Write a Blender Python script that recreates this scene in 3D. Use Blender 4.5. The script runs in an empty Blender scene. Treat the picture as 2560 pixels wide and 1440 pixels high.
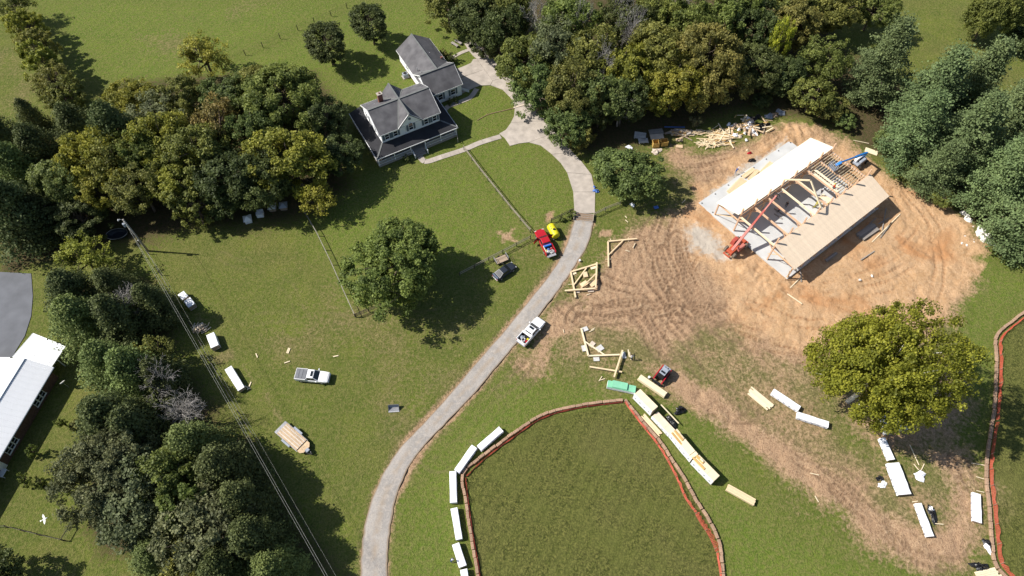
import bpy, bmesh, math, random
import numpy as np
from mathutils import Vector, Matrix, Euler
random.seed(7); np.random.seed(7)
S = bpy.context.scene
C = S.collection
R = math.radians
# ------------------------------------------------------------------ camera, sky, sun, exposure
PITCH, FPX, CAMH = 58.5, 1707.0, 105.0
cam = bpy.data.cameras.new('camera'); camo = bpy.data.objects.new('camera', cam); C.objects.link(camo)
camo.location = (0, 0, CAMH); camo.rotation_euler = (R(90-PITCH), 0, 0)
cam.sensor_width = 36; cam.lens = 36*FPX/2560; cam.clip_start = 1; cam.clip_end = 12000
S.camera = camo
SUN_EL = 45.0
SUN_DIR = Vector((-1, .085, 0)).normalized()
W = bpy.data.worlds.new('World'); S.world = W; W.use_nodes = True
wn = W.node_tree.nodes; bg = wn['Background']
sky = wn.new('ShaderNodeTexSky'); sky.sky_type = 'NISHITA'; sky.sun_disc = False
sky.sun_elevation = R(SUN_EL); sky.sun_rotation = math.atan2(SUN_DIR.x, SUN_DIR.y)
W.node_tree.links.new(sky.outputs[0], bg.inputs[0]); bg.inputs[1].default_value = .075
sl = bpy.data.lights.new('sun', 'SUN'); sl.energy = 4.6; sl.angle = R(.5); sl.color = (1, .955, .88)
so = bpy.data.objects.new('sun', sl); C.objects.link(so)
ld = -(SUN_DIR*math.cos(R(SUN_EL)) + Vector((0, 0, math.sin(R(SUN_EL)))))
so.rotation_euler = ld.to_track_quat('-Z', 'Y').to_euler(); so.location = (0, 60, 200)
S.view_settings.view_transform = 'Standard'; S.view_settings.look = 'None'
S.view_settings.exposure = 0.55; S.view_settings.gamma = 1; S.view_settings.use_curve_mapping = False
S.render.engine = 'CYCLES'

# ------------------------------------------------------------------ pixel -> place
_p = R(PITCH); _fw = np.array([0, math.cos(_p), -math.sin(_p)]); _up = np.array([0, math.sin(_p), math.cos(_p)])
def G(x, y, z=0.0):
    """photo pixel -> point on the level plane at height z"""
    d = _fw + np.array([1., 0, 0])*(x-1280)/FPX - _up*(y-720)/FPX
    t = (z-CAMH)/d[2]
    return Vector((d[0]*t, d[1]*t, z))
def ang(a, b, z=0.0):
    d = G(*b, z)-G(*a, z); return math.atan2(d.y, d.x)

# ------------------------------------------------------------------ materials
MATS = {}
def nodes(m):
    m.use_nodes = True; return m.node_tree.nodes, m.node_tree.links, m.node_tree.nodes['Principled BSDF']
def mat(name, col, rough=.8, var=.12, scale=3.0, metal=0.0, bump=0.0, bscale=None, rnd=.0, stretch=None, spec=.4, col2=None):
    """procedural paint/wood/stone: noise varied colour, optional per-object tint and bump"""
    if name in MATS: return MATS[name]
    m = bpy.data.materials.new(name); N, L, B = nodes(m)
    B.inputs['Roughness'].default_value = rough; B.inputs['Metallic'].default_value = metal
    B.inputs['Specular IOR Level'].default_value = spec
    tc = N.new('ShaderNodeTexCoord'); mp = N.new('ShaderNodeMapping'); L.new(tc.outputs['Object'], mp.inputs[0])
    if stretch: mp.inputs['Scale'].default_value = stretch
    nz = N.new('ShaderNodeTexNoise'); nz.inputs['Scale'].default_value = scale; nz.inputs['Detail'].default_value = 5
    L.new(mp.outputs[0], nz.inputs['Vector'])
    mr = N.new('ShaderNodeMapRange'); mr.inputs[1].default_value = .3; mr.inputs[2].default_value = .7
    mr.inputs[3].default_value = 0; mr.inputs[4].default_value = 1
    L.new(nz.outputs[0], mr.inputs[0])
    mx = N.new('ShaderNodeMix'); mx.data_type = 'RGBA'
    c2 = col2 or tuple(min(1, c*(1+var)) for c in col); c1 = col if col2 else tuple(c*(1-var) for c in col)
    mx.inputs[6].default_value = (*c1, 1); mx.inputs[7].default_value = (*c2, 1)
    L.new(mr.outputs[0], mx.inputs[0]); out = mx.outputs[2]
    if rnd:
        oi = N.new('ShaderNodeObjectInfo'); r2 = N.new('ShaderNodeMapRange')
        r2.inputs[3].default_value = 1-rnd; r2.inputs[4].default_value = 1+rnd
        L.new(oi.outputs['Random'], r2.inputs[0])
        vm = N.new('ShaderNodeVectorMath'); vm.operation = 'SCALE'; L.new(out, vm.inputs[0]); L.new(r2.outputs[0], vm.inputs['Scale'])
        out = vm.outputs[0]
    L.new(out, B.inputs['Base Color'])
    if bump:
        bz = N.new('ShaderNodeTexNoise'); bz.inputs['Scale'].default_value = bscale or scale*2; bz.inputs['Detail'].default_value = 4
        L.new(mp.outputs[0], bz.inputs['Vector'])
        bp = N.new('ShaderNodeBump'); bp.inputs['Distance'].default_value = bump; bp.inputs['Strength'].default_value = 1
        L.new(bz.outputs[0], bp.inputs['Height']); L.new(bp.outputs[0], B.inputs['Normal'])
    MATS[name] = m; return m

def foliage(name, rough=.6, trans=.35):
    m = bpy.data.materials.new(name); N, L, B = nodes(m)
    oi = N.new('ShaderNodeObjectInfo'); at = N.new('ShaderNodeAttribute'); at.attribute_name = 'tint'
    hs = N.new('ShaderNodeHueSaturation')
    mr = N.new('ShaderNodeMapRange'); mr.inputs[3].default_value = .55; mr.inputs[4].default_value = 1.6; L.new(at.outputs['Fac'], mr.inputs[0])
    L.new(mr.outputs[0], hs.inputs['Value'])
    mh = N.new('ShaderNodeMapRange'); mh.inputs[3].default_value = .512; mh.inputs[4].default_value = .488; L.new(at.outputs['Fac'], mh.inputs[0])
    L.new(mh.outputs[0], hs.inputs['Hue']); L.new(oi.outputs['Color'], hs.inputs['Color'])
    L.new(hs.outputs[0], B.inputs['Base Color']); B.inputs['Roughness'].default_value = rough
    B.inputs['Specular IOR Level'].default_value = .3
    tr = N.new('ShaderNodeBsdfTranslucent'); L.new(hs.outputs[0], tr.inputs[0])
    ms = N.new('ShaderNodeMixShader'); ms.inputs[0].default_value = trans
    L.new(B.outputs[0], ms.inputs[1]); L.new(tr.outputs[0], ms.inputs[2]); L.new(ms.outputs[0], N['Material Output'].inputs[0])
    MATS[name] = m; return m
foliage('leaves', .6, .4); foliage('needles', .7, .25)
mat('bark', (.13, .10, .075), .9, .3, 6, bump=.03); mat('bark_grey', (.33, .31, .29), .9, .3, 5)
mat('bark_pale', (.62, .60, .55), .8, .35, 2.5)
mat('concrete', (.40, .35, .30), .9, .18, .7, bump=.004, bscale=9, rnd=.05)
mat('slab_concrete', (.50, .505, .50), .8, .12, .35)
mat('asphalt', (.13, .135, .15), .9, .15, .4)
mat('fresh_wood', (.68, .53, .33), .75, .12, 2, rnd=.1, stretch=(1, 8, 8))
mat('pale_wood', (.76, .64, .44), .75, .1, 2, rnd=.07, stretch=(1, 8, 8))
mat('beam_wood', (.64, .42, .27), .75, .12, 2, rnd=.07, stretch=(1, 8, 8))
mat('orange_wood', (.55, .34, .12), .75, .15, 2, rnd=.1, stretch=(1, 8, 8))
mat('deck_wood', (.72, .58, .43), .8, .07, 1.2, rnd=.045, stretch=(1, 5, 5))
mat('roof_sheet', (.80, .72, .58), .8, .05, 1.0, rnd=.03)
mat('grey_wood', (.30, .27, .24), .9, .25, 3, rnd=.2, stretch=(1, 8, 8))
mat('old_wood', (.33, .25, .18), .9, .3, 3, rnd=.25, stretch=(1, 8, 8))
mat('white_wrap', (.84, .85, .88), .45, .04, 2, bump=.03, bscale=2.2)
mat('wrap_print', (.25, .27, .35), .6, .2, 5)
mat('white_paint', (.80, .80, .79), .5, .05, 2); mat('siding', (.78, .79, .80), .6, .04, 1)
mat('black_plastic', (.012, .012, .014), .3, .3, 4, bump=.08, bscale=4)
mat('shingle', (.075, .072, .077), .92, .28, .55, bump=.02, bscale=14, col2=(.145, .140, .145)); mat('shingle_dark', (.026, .026, .03), .92, .25, .6, bump=.02, bscale=14)
mat('ridge_grey', (.15, .155, .15), .9, .15, 2)
mat('metal_roof', (.42, .45, .49), .38, .06, .5, metal=.25); mat('metal_white', (.80, .81, .83), .4, .04, .5)
mat('brick_dark', (.13, .075, .06), .9, .35, 5); mat('brick_red', (.20, .085, .065), .9, .3, 6)
mat('shutter', (.10, .13, .16), .7, .1, 4); mat('glass', (.015, .02, .025), .08, .1, 1, spec=.7)
mat('black', (.015, .015, .017), .6, .2, 4); mat('rubber', (.02, .02, .02), .85, .2, 6); mat('tyre_dusty', (.16, .13, .10), .95, .3, 4)
mat('steel', (.35, .35, .36), .4, .15, 3, metal=.7); mat('chrome', (.7, .7, .72), .2, .05, 3, metal=.9)
mat('paint_red', (.40, .012, .02), .25, .06, 2, spec=.6); mat('paint_white', (.83, .83, .84), .25, .03, 1, spec=.6)
mat('paint_dark', (.022, .027, .038), .4, .1, 1, spec=.4); mat('machine_red', (.40, .075, .055), .5, .15, 3); mat('boom_red', (.48, .17, .14), .5, .12, 2)
mat('machine_orange', (.45, .085, .04), .5, .15, 3); mat('paint_blue', (.01, .17, .50), .4, .1, 2); mat('bright_blue', (.02, .20, .62), .5, .1, 2)
mat('paint_grey', (.30, .33, .38), .5, .12, 2); mat('tonneau', (.16, .165, .18), .7, .12, 2)
mat('yellow_poly', (.66, .58, .015), .45, .06, 1); mat('lamp_glass', (.7, .7, .68), .2, .05, 1); mat('tail_red', (.4, .01, .01), .3, .1, 1)
mat('straw', (.36, .235, .155), .95, .3, 8, bump=.05, bscale=16, rnd=.16); mat('orange_net', (.50, .085, .05), .7, .15, 4)
mat('green_sheet', (.20, .50, .32), .7, .08, 1.5, rnd=.06); mat('cardboard', (.52, .38, .24), .85, .15, 2, rnd=.15)
mat('rock', (.70, .67, .62), .9, .3, 1.4, bump=.06, bscale=4); mat('soil', (.40, .25, .14), .95, .3, 2, bump=.08)
mat('skin', (.45, .27, .19), .6, .08, 5); mat('shirt_orange', (.85, .10, .02), .8, .1, 4); mat('shirt_white', (.72, .72, .72), .8, .1, 4)
mat('shirt_blue', (.04, .07, .20), .8, .15, 4); mat('denim', (.04, .05, .085), .85, .2, 4); mat('dark_cloth', (.02, .022, .03), .85, .2, 4)
mat('tarp_blue', (.08, .18, .50), .5, .15, 2); mat('galv', (.45, .45, .46), .5, .15, 3, metal=.5)
mat('fence_wood', (.30, .26, .20), .9, .25, 2, rnd=.12, stretch=(1, 6, 6)); mat('post_dark', (.07, .055, .045), .9, .25, 3)
mat('wire', (.12, .12, .12), .6, .1, 3, metal=.4); mat('wire_pale', (.40, .40, .36), .5, .1, 3)
mat('pink_board', (.62, .52, .42), .8, .12, 2, rnd=.1); mat('grey_board', (.55, .54, .52), .8, .12, 2, rnd=.1)
mat('gold_ply', (.52, .33, .09), .75, .15, 2, rnd=.1)

# ------------------------------------------------------------------ mesh builder
class MB:
    def __init__(s): s.v = []; s.f = []
    def add(s, vs, fs):
        o = len(s.v); s.v += [tuple(v) for v in vs]; s.f += [tuple(i+o for i in f) for f in fs]; return s
    def box(s, c, size, rz=0.0, M=None):
        x, y, z = [k/2 for k in size]; cz, sz = math.cos(rz), math.sin(rz); vs = []
        for dz in (-z, z):
            for dx, dy in ((-x, -y), (x, -y), (x, y), (-x, y)):
                vs.append((c[0]+dx*cz-dy*sz, c[1]+dx*sz+dy*cz, c[2]+dz))
        if M: vs = [M @ Vector(v) for v in vs]
        return s.add(vs, [(3, 2, 1, 0), (4, 5, 6, 7), (0, 1, 5, 4), (1, 2, 6, 5), (2, 3, 7, 6), (3, 0, 4, 7)])
    def beam(s, a, b, w, h, up=(0, 0, 1)):
        a = Vector(a); b = Vector(b); d = (b-a).normalized(); up = Vector(up)
        sd = d.cross(up)
        if sd.length < 1e-4: sd = d.cross(Vector((1, 0, 0)))
        sd.normalize(); u = sd.cross(d).normalized()
        vs = [p+sd*i*w/2+u*j*h/2 for p in (a, b) for i, j in ((-1, -1), (1, -1), (1, 1), (-1, 1))]
        return s.add(vs, [(0, 1, 2, 3), (7, 6, 5, 4), (4, 5, 1, 0), (5, 6, 2, 1), (6, 7, 3, 2), (7, 4, 0, 3)])
    def tube(s, pts, rads, n=8, cap=True):
        pts = [Vector(p) for p in pts]; o = len(s.v); prev = None
        for i, p in enumerate(pts):
            d = (pts[min(i+1, len(pts)-1)]-pts[max(i-1, 0)]).normalized()
            a = d.cross(Vector((0, 0, 1))) if abs(d.z) < .95 else d.cross(Vector((1, 0, 0)))
            a.normalize()
            if prev is not None:
                a = prev-d*prev.dot(d); a.normalize()
            prev = a; b = d.cross(a); r = rads[i] if isinstance(rads, (list, tuple)) else rads
            for k in range(n):
                t = 2*math.pi*k/n; s.v.append(tuple(p+(a*math.cos(t)+b*math.sin(t))*r))
        for i in range(len(pts)-1):
            for k in range(n):
                k2 = (k+1) % n; s.f.append((o+i*n+k, o+i*n+k2, o+(i+1)*n+k2, o+(i+1)*n+k))
        if cap:
            s.f.append(tuple(o+k for k in range(n-1, -1, -1))); e = o+(len(pts)-1)*n; s.f.append(tuple(e+k for k in range(n)))
        return s
    def cyl(s, a, b, r, n=12): return s.tube([a, b], [r, r], n)
    def prism(s, poly, z0, z1):
        n = len(poly); vs = [(p[0], p[1], z0) for p in poly]+[(p[0], p[1], z1) for p in poly]
        ar = sum(poly[i][0]*poly[(i+1) % n][1]-poly[(i+1) % n][0]*poly[i][1] for i in range(n))
        if ar < 0: vs = [(p[0], p[1], z0) for p in poly[::-1]]+[(p[0], p[1], z1) for p in poly[::-1]]
        return s.add(vs, [tuple(range(n-1, -1, -1)), tuple(range(n, 2*n))]+[(i, (i+1) % n, n+(i+1) % n, n+i) for i in range(n)])
    def slabq(s, q, t):
        """thin plate from a quad (any polygon) extruded t against its normal"""
        q = [Vector(p) for p in q]; nrm = (q[1]-q[0]).cross(q[2]-q[0]).normalized(); n = len(q)
        vs = [p-nrm*t for p in q]+q
        return s.add(vs, [tuple(range(n-1, -1, -1)), tuple(range(n, 2*n))]+[(i, (i+1) % n, n+(i+1) % n, n+i) for i in range(n)])
    def loft(s, rings, closed=True):
        o = len(s.v); n = len(rings[0])
        for r in rings: s.v += [tuple(p) for p in r]
        for i in range(len(rings)-1):
            for k in range(n if closed else n-1):
                k2 = (k+1) % n; s.f.append((o+i*n+k, o+i*n+k2, o+(i+1)*n+k2, o+(i+1)*n+k))
        s.f.append(tuple(o+k for k in range(n-1, -1, -1))); e = o+(len(rings)-1)*n; s.f.append(tuple(e+k for k in range(n)))
        return s
    def mesh(s, name, m, bevel=0, smooth=False):
        me = bpy.data.meshes.new(name); me.from_pydata(s.v, [], s.f)
        bm = bmesh.new(); bm.from_mesh(me)
        bmesh.ops.recalc_face_normals(bm, faces=bm.faces)
        if bevel: bmesh.ops.bevel(bm, geom=list(bm.edges), offset=bevel, segments=1, affect='EDGES', profile=.5)
        bm.to_mesh(me); bm.free()
        if smooth:
            for p in me.polygons: p.use_smooth = True
        me.materials.append(MATS[m] if isinstance(m, str) else m); me.update(); return me
    def build(s, name, m, parent=None, bevel=0, smooth=False, loc=None, rz=0):
        return obj(name, s.mesh(name, m, bevel, smooth), parent, loc, rz)
def obj(name, me, parent=None, loc=None, rz=0):
    o = bpy.data.objects.new(name, me); C.objects.link(o); o.parent = parent
    if loc is not None: o.location = loc
    if rz: o.rotation_euler = (0, 0, rz)
    return o
def tag(o, label, cat, group=None):
    o['label'] = label; o['category'] = cat
    if group: o['group'] = group
    return o
def thing(name, label, cat, loc=(0, 0, 0), rz=0.0, group=None):
    o = bpy.data.objects.new(name, None); C.objects.link(o); o.location = loc; o.rotation_euler = (0, 0, rz)
    o.empty_display_size = .3
    return tag(o, label, cat, group)
def structure(o): o['kind'] = 'structure'; return o
def copy_tree(o, parent=None):
    c = o.copy(); C.objects.link(c); c.parent = parent
    for ch in list(o.children): copy_tree(ch, c)
    return c
def pts(L): return [G(*p) for p in L]

# ------------------------------------------------------------------ value noise on numpy arrays
_lat = np.random.rand(256, 256)
def vnoise(x, y, sc):
    x = x*sc; y = y*sc; xi = np.floor(x).astype(int); yi = np.floor(y).astype(int); fx = x-xi; fy = y-yi
    fx = fx*fx*(3-2*fx); fy = fy*fy*(3-2*fy); L = _lat
    a = L[xi % 256, yi % 256]; b = L[(xi+1) % 256, yi % 256]; c = L[xi % 256, (yi+1) % 256]; d = L[(xi+1) % 256, (yi+1) % 256]
    return (a*(1-fx)+b*fx)*(1-fy)+(c*(1-fx)+d*fx)*fy
def fbm(x, y, sc, n=4): return sum(vnoise(x+17*i, y-31*i, sc*2**i)*.5**i for i in range(n))/(2-.5**(n-1))
def segdist(X, Y, P):
    D = np.full(X.shape, 1e9); T = np.zeros(X.shape); acc = 0
    for (ax, ay), (bx, by) in zip(P[:-1], P[1:]):
        dx, dy = bx-ax, by-ay; l2 = dx*dx+dy*dy+1e-9; t = np.clip(((X-ax)*dx+(Y-ay)*dy)/l2, 0, 1)
        d = np.hypot(X-ax-t*dx, Y-ay-t*dy); w = d < D; D = np.where(w, d, D); T = np.where(w, acc+t*math.sqrt(l2), T); acc += math.sqrt(l2)
    return D, T
def polymask(X, Y, px, soft=1.0, wob=1.5, sc=.12):
    P = [(v.x, v.y) for v in pts(px)]; n = len(P)
    xs = [p[0] for p in P]; ys = [p[1] for p in P]; mg = soft*3+wob*2
    sel = (X > min(xs)-mg) & (X < max(xs)+mg) & (Y > min(ys)-mg) & (Y < max(ys)+mg)
    out = np.zeros(X.shape); x = X[sel]; y = Y[sel]
    ins = np.zeros(x.shape, bool)
    for i in range(n):
        (ax, ay), (bx, by) = P[i], P[(i+1) % n]
        c = ((ay > y) != (by > y)) & (x < (bx-ax)*(y-ay)/(by-ay+1e-12)+ax); ins ^= c
    D, _ = segdist(x, y, P+[P[0]]); sd = np.where(ins, D, -D)+wob*2*(fbm(x, y, sc)-.5)
    out[sel] = np.clip(sd/soft*.5+.5, 0, 1); return out
# ------------------------------------------------------------------ ground: one sheet, fine in view, out to the horizon
def axis(br, far):
    a = []; st = br[0][1]
    for (p, s_), (q, _) in zip(br[:-1], br[1:]): a += list(np.arange(p, q-1e-6, s_))
    d = st
    x = a[0]; left = []
    while x > -far: d *= 1.35; x -= d; left.append(x)
    d = st; x = a[-1]; right = []
    while x < far: d *= 1.35; x += d; right.append(x)
    return np.array(left[::-1]+a+right)
gx = axis([(-132, .46), (3, .2), (86, .46), (132, 0)], 4000); gy = axis([(8, .4), (24, .2), (104, .46), (168, 0)], 4000)
GX, GY = np.meshgrid(gx, gy); X = GX.ravel(); Y = GY.ravel()
clayP = [(1722,505),(1790,440),(1880,365),(1955,303),(2040,312),(2085,352),(2180,400),(2260,470),(2345,528),(2420,565),(2470,640),(2440,700),(2375,755),(2330,800),(2200,830),(2070,870),(2055,935),(2000,905),(1900,845),(1835,775),(1800,690),(1745,640),(1715,570)]
brownP = [(1500,640),(1545,575),(1650,525),(1720,495),(1725,440),(1640,405),(1690,374),(1790,382),(1860,350),(1950,300),(2060,325),(2240,450),(2440,600),(2440,700),(2395,800),(2300,850),(2060,940),(1960,905),(1850,840),(1760,830),(1700,870),(1690,930),(1640,905),(1590,840),(1500,830),(1400,850),(1400,960),(1300,930),(1290,900),(1370,790),(1440,740)]
scuffP = [(1350,800),(1480,610),(1560,545),(1700,480),(1640,390),(1900,360),(2430,560),(2400,840),(2110,960),(2130,1080),(2440,1150),(2460,1380),(2330,1435),(2180,1400),(2000,1260),(1860,1120),(1720,1010),(1560,965),(1400,965),(1260,960),(1290,900)]
bandP = [(1600,900),(1700,900),(1800,985),(1960,1080),(2110,1170),(2200,1240),(2285,1305),(2345,1300),(2362,1240),(2335,1170),(2290,1115),(2430,1100),(2462,1200),(2468,1340),(2410,1432),(2290,1440),(2150,1360),(2000,1225),(1850,1110),(1700,1010),(1620,960)]
underSyc = [(2080,980),(2200,900),(2380,880),(2440,1010),(2420,1120),(2300,1140),(2200,1130),(2120,1080)]
mask = {}
mask['clay'] = polymask(X, Y, clayP, 3.5, 4.0, .2)
brown = polymask(X, Y, brownP, 3.5, 3.5)
mask['dirt'] = np.maximum.reduce([brown*.9, polymask(X, Y, bandP, 3.0, 1.6)*.82, polymask(X, Y, underSyc, 4, 2)*.75, mask['clay']])
scuff = polymask(X, Y, scuffP, 7.0, 4)
mask['dirt'] = np.maximum(mask['dirt'], scuff*(.30+.26*fbm(X, Y, .06, 3)))
dry = scuff*.85
for px, s, w in (([(640,800),(900,690),(1120,800),(1150,900),(1000,1000),(860,900),(700,940),(640,880)], 9, .6), ([(700,820),(760,820),(775,880),(740,915),(690,905),(680,860)], 3, .7),
                 ([(1180,960),(1000,1130),(930,1000),(1040,880),(1250,760)], 7, .55), ([(980,800),(1180,760),(1250,800),(1100,980),(1000,960)], 8, .5), ([(1300,540),(1400,560),(1380,640),(1300,720),(1230,730),(1150,800),(1200,640)], 5, .45),
                 ([(350,90),(520,60),(520,150),(380,150)], 6, .6), ([(0,0),(40,20),(150,260),(110,280),(0,330)], 5, .45), ([(0,1330),(200,1350),(430,1420),(500,1500),(0,1500)], 6, .4),
                 ([(330,640),(420,700),(560,760),(760,560),(880,790),(620,1000),(560,900)], 8, .3), ([(480,0),(900,-40),(700,60),(480,60)], 8, .4)):
    dry = np.maximum(dry, polymask(X, Y, px, s, 4)*w)
LM = [((a[0]+b[0])/2, (a[1]+b[1])/2) for a, b in zip([(1437,551),(1405,640),(1340,732),(1250,842),(1130,982),(1003,1118),(935,1240),(905,1380),(905,1560)], [(1482,551),(1442,655),(1370,757),(1288,858),(1177,990),(1060,1112),(990,1240),(968,1380),(972,1560)])]
Dl, _ = segdist(X, Y, [(v.x, v.y) for v in pts(LM)])
verge = np.clip(1-(Dl-1.5)/2.2, 0, 1)
dry = np.maximum(dry, verge*.8); mask['dirt'] = np.maximum(mask['dirt'], np.clip(1-(Dl-1.5)/1.3, 0, 1)*.75)
for q in ([(600,905),(614,900),(642,968),(628,976)], [(525,888),(580,868),(592,895),(545,915)], [(655,990),(668,978),(712,1048),(700,1056)], [(478,785),(500,780),(515,800),(490,808)], [(705,1068),(690,1040),(655,1000)]): dry = np.maximum(dry, polymask(X, Y, q, 1.0, .6, .5)*.75)
mask['dry'] = dry
for px in ([(1243,575),(1262,582),(1284,572),(1279,592),(1293,605),(1268,600),(1258,612),(1253,598)], [(1368,527),(1384,526),(1382,545),(1368,556),(1363,552)], [(903,738),(922,725),(940,745),(915,760)],
           [(1505,575),(1530,572),(1525,588),(1500,590)]):
    mask['dirt'] = np.maximum(mask['dirt'], polymask(X, Y, px, .8, .5, .6)*.95)
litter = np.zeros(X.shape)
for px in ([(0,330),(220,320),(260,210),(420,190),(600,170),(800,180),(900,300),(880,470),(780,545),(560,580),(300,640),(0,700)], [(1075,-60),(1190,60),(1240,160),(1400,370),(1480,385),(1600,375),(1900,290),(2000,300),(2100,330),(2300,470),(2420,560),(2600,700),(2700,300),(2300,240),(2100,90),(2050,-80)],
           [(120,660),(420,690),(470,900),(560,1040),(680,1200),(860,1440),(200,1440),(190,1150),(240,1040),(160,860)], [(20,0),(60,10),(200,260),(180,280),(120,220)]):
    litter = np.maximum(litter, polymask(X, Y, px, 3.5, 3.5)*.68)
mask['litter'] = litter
mask['olive'] = np.maximum(polymask(X, Y, [(1172,1185),(1360,1040),(1560,1012),(1650,1110),(1770,1290),(1810,1450),(1820,1600),(1200,1600),(1196,1440)], .6, .3), polymask(X, Y, [(2575,770),(2500,842),(2498,1060),(2482,1200),(2492,1400),(2560,1500),(2900,1500),(2900,700)], .6, .3))
lush = np.zeros(X.shape)
for q in ([(765,540),(888,790),(960,765),(1230,650),(1330,590),(1160,375),(1050,405),(900,470)], [(1160,375),(1330,580),(1430,530),(1420,430),(1340,365),(1255,340)], [(110,0),(880,0),(620,130),(370,225),(260,200),(100,30)], [(380,225),(880,20),(1080,0),(1180,100),(1290,220),(1290,320),(1050,410),(900,300),(820,200)],
          [(1080,1130),(1270,960),(1560,985),(1350,1040),(1160,1180),(1190,1440),(1200,1600),(980,1600),(1000,1250)], [(1700,1050),(1900,1270),(2250,1440),(2260,1600),(1830,1600),(1780,1280)], [(2440,640),(2600,700),(2600,760),(2490,830),(2470,980),(2400,830),(2440,720)], [(2260,1200),(2350,1200),(2370,1300),(2300,1320),(2220,1260)], [(1720,850),(1900,880),(2000,930),(1900,960),(1760,930)]): lush = np.maximum(lush, polymask(X, Y, q, 4, 2.5))
mask['lush'] = lush
mask['dust'] = np.maximum(polymask(X, Y, [(1716,575),(1745,565),(1800,600),(1830,650),(1800,660),(1760,640),(1730,620)], 2.5, 2.0, .3), polymask(X, Y, [(1752,503),(1850,425),(1965,345),(1972,352),(1860,440),(1775,520)], 1.2, 1.2, .5)*1.0)
tracks = [[(1640,540),(1600,640),(1620,760),(1700,860),(1760,950),(1850,1010)], [(1560,700),(1640,800),(1690,900),(1780,980),(1900,1080),(2060,1190),(2180,1300),(2300,1380),(2400,1370),(2440,1280),(2410,1160)],
  [(1590,690),(1665,790),(1720,890),(1830,985),(1960,1090),(2110,1190),(2220,1290),(2310,1345),(2385,1335),(2415,1260),(2390,1150)], [(1700,600),(1720,700),(1780,780),(1880,850),(2000,880)],
  [(2000,740),(2100,700),(2200,640),(2280,560),(2240,480)], [(2060,720),(2180,690),(2300,620),(2330,540)], [(1500,780),(1600,760),(1720,740),(1800,760)], [(1400,760),(1500,830),(1600,850),(1700,830)],
  [(1680,720),(1730,780),(1740,830),(1650,850),(1590,800)], [(1640,430),(1760,420),(1860,400),(1930,340)], [(2260,460),(2330,560),(2360,660),(2340,740)], [(1570,620),(1540,720),(1560,820),(1640,880)], [(1620,600),(1650,700),(1740,790),(1850,850)],
  [(1720,900),(1690,905),(1640,870),(1590,760)], [(720,900),(690,870),(700,830),(740,820),(755,850),(730,890)], [(1660,620),(1690,720),(1760,800),(1830,790)], [(2120,740),(2240,710),(2350,640)], [(1880,760),(1980,800),(2060,800)], [(1320,905),(1200,1020),(1090,1140)],
  [(2090,1230),(2200,1330),(2310,1400),(2420,1400),(2455,1300)], [(1500,700),(1580,720),(1680,700),(1740,640)], [(1450,790),(1560,800),(1680,770),(1790,800)], [(1250,800),(1120,880),(1000,930),(900,950)], [(1230,830),(1080,950),(960,1080)], [(640,800),(760,790),(900,800),(1100,780)], [(560,640),(700,700),(800,850),(900,940)], [(1380,690),(1300,700),(1220,740),(1100,850)]]
rut = np.zeros(X.shape); view = (np.abs(X) < 132) & (Y > 8) & (Y < 168); xv = X[view]; yv = Y[view]
wx = xv+2.4*(fbm(xv, yv, .15)-.5); wy = yv+2.4*(fbm(xv+50, yv, .15)-.5)
for k, tr in enumerate(tracks):
    P = [(v.x, v.y) for v in pts(tr)]
    Q = []                                           # Catmull-Rom for smooth tracks
    for i in range(len(P)-1):
        p0, p1, p2, p3 = [np.array(P[min(max(j, 0), len(P)-1)]) for j in (i-1, i, i+1, i+2)]
        for t in np.linspace(0, 1, 7)[:-1]: Q.append(tuple(.5*(2*p1+(p2-p0)*t+(2*p0-5*p1+4*p2-p3)*t*t+(3*p1-p0-3*p2+p3)*t**3)))
    Q.append(P[-1])
    D, T = segdist(wx, wy, Q)
    for off in ((0., (k*.77 % 1-.5)*5.5) if k % 3 == 0 else (0.,)):
     Dd = np.abs(D-abs(off)) if off else D
     lug = .65+.35*np.sin(T*7+k)
     m = (np.exp(-((Dd-.72)/.11)**2)+np.exp(-((Dd-1.0)/.11)**2))*np.clip(2.4*vnoise(xv+k*9+off*7, yv, .2)-.6, 0, 1.2)*lug
     rut[view] = np.maximum(rut[view], np.clip(m, 0, 1))
mask['rut'] = rut
dm = np.clip(mask['dirt'], 0, 1)
rough = (fbm(X, Y, .55, 4)-.5)
Z = -.03-.035*fbm(X, Y, .25, 3)*(1-dm) + dm*(-.10+.55*np.minimum(rough, .12)+.30*np.minimum(fbm(X+40, Y, 1.1, 2)-.5, .15)*(1-.5*mask['clay'])) - .20*rut*(.12+.88*dm)
for px, a in (([(1835,640),(1905,665),(1960,700),(1945,720),(1880,705),(1830,690)], .8), ([(1905,345),(1965,305),(2040,316),(2050,340),(1990,350),(1930,372)], .9), ([(1720,505),(1745,500),(1765,530),(1740,540)], .5),
              ([(2400,545),(2460,580),(2475,640),(2440,640),(2410,600)], .5), ([(1750,520),(1790,560),(1830,600),(1790,590)], .3)):
    mm = polymask(X, Y, px, 2.2, 1.2, .4); Z += a*mm*(.45+1.1*np.abs(fbm(X, Y, .5, 4)-.5)*2)
Z[~view] = -.05
nx, ny = len(gx), len(gy)
idx = np.arange(nx*ny).reshape(ny, nx)
F = np.stack([idx[:-1, :-1], idx[:-1, 1:], idx[1:, 1:], idx[1:, :-1]], -1).reshape(-1, 4)
gme = bpy.data.meshes.new('ground'); gme.vertices.add(nx*ny); gme.vertices.foreach_set('co', np.stack([X, Y, Z], -1).ravel())
gme.loops.add(F.size); gme.loops.foreach_set('vertex_index', F.ravel()); gme.polygons.add(len(F)); gme.polygons.foreach_set('loop_start', np.arange(0, F.size, 4))
gme.polygons.foreach_set('use_smooth', np.ones(len(F), bool))
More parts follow.
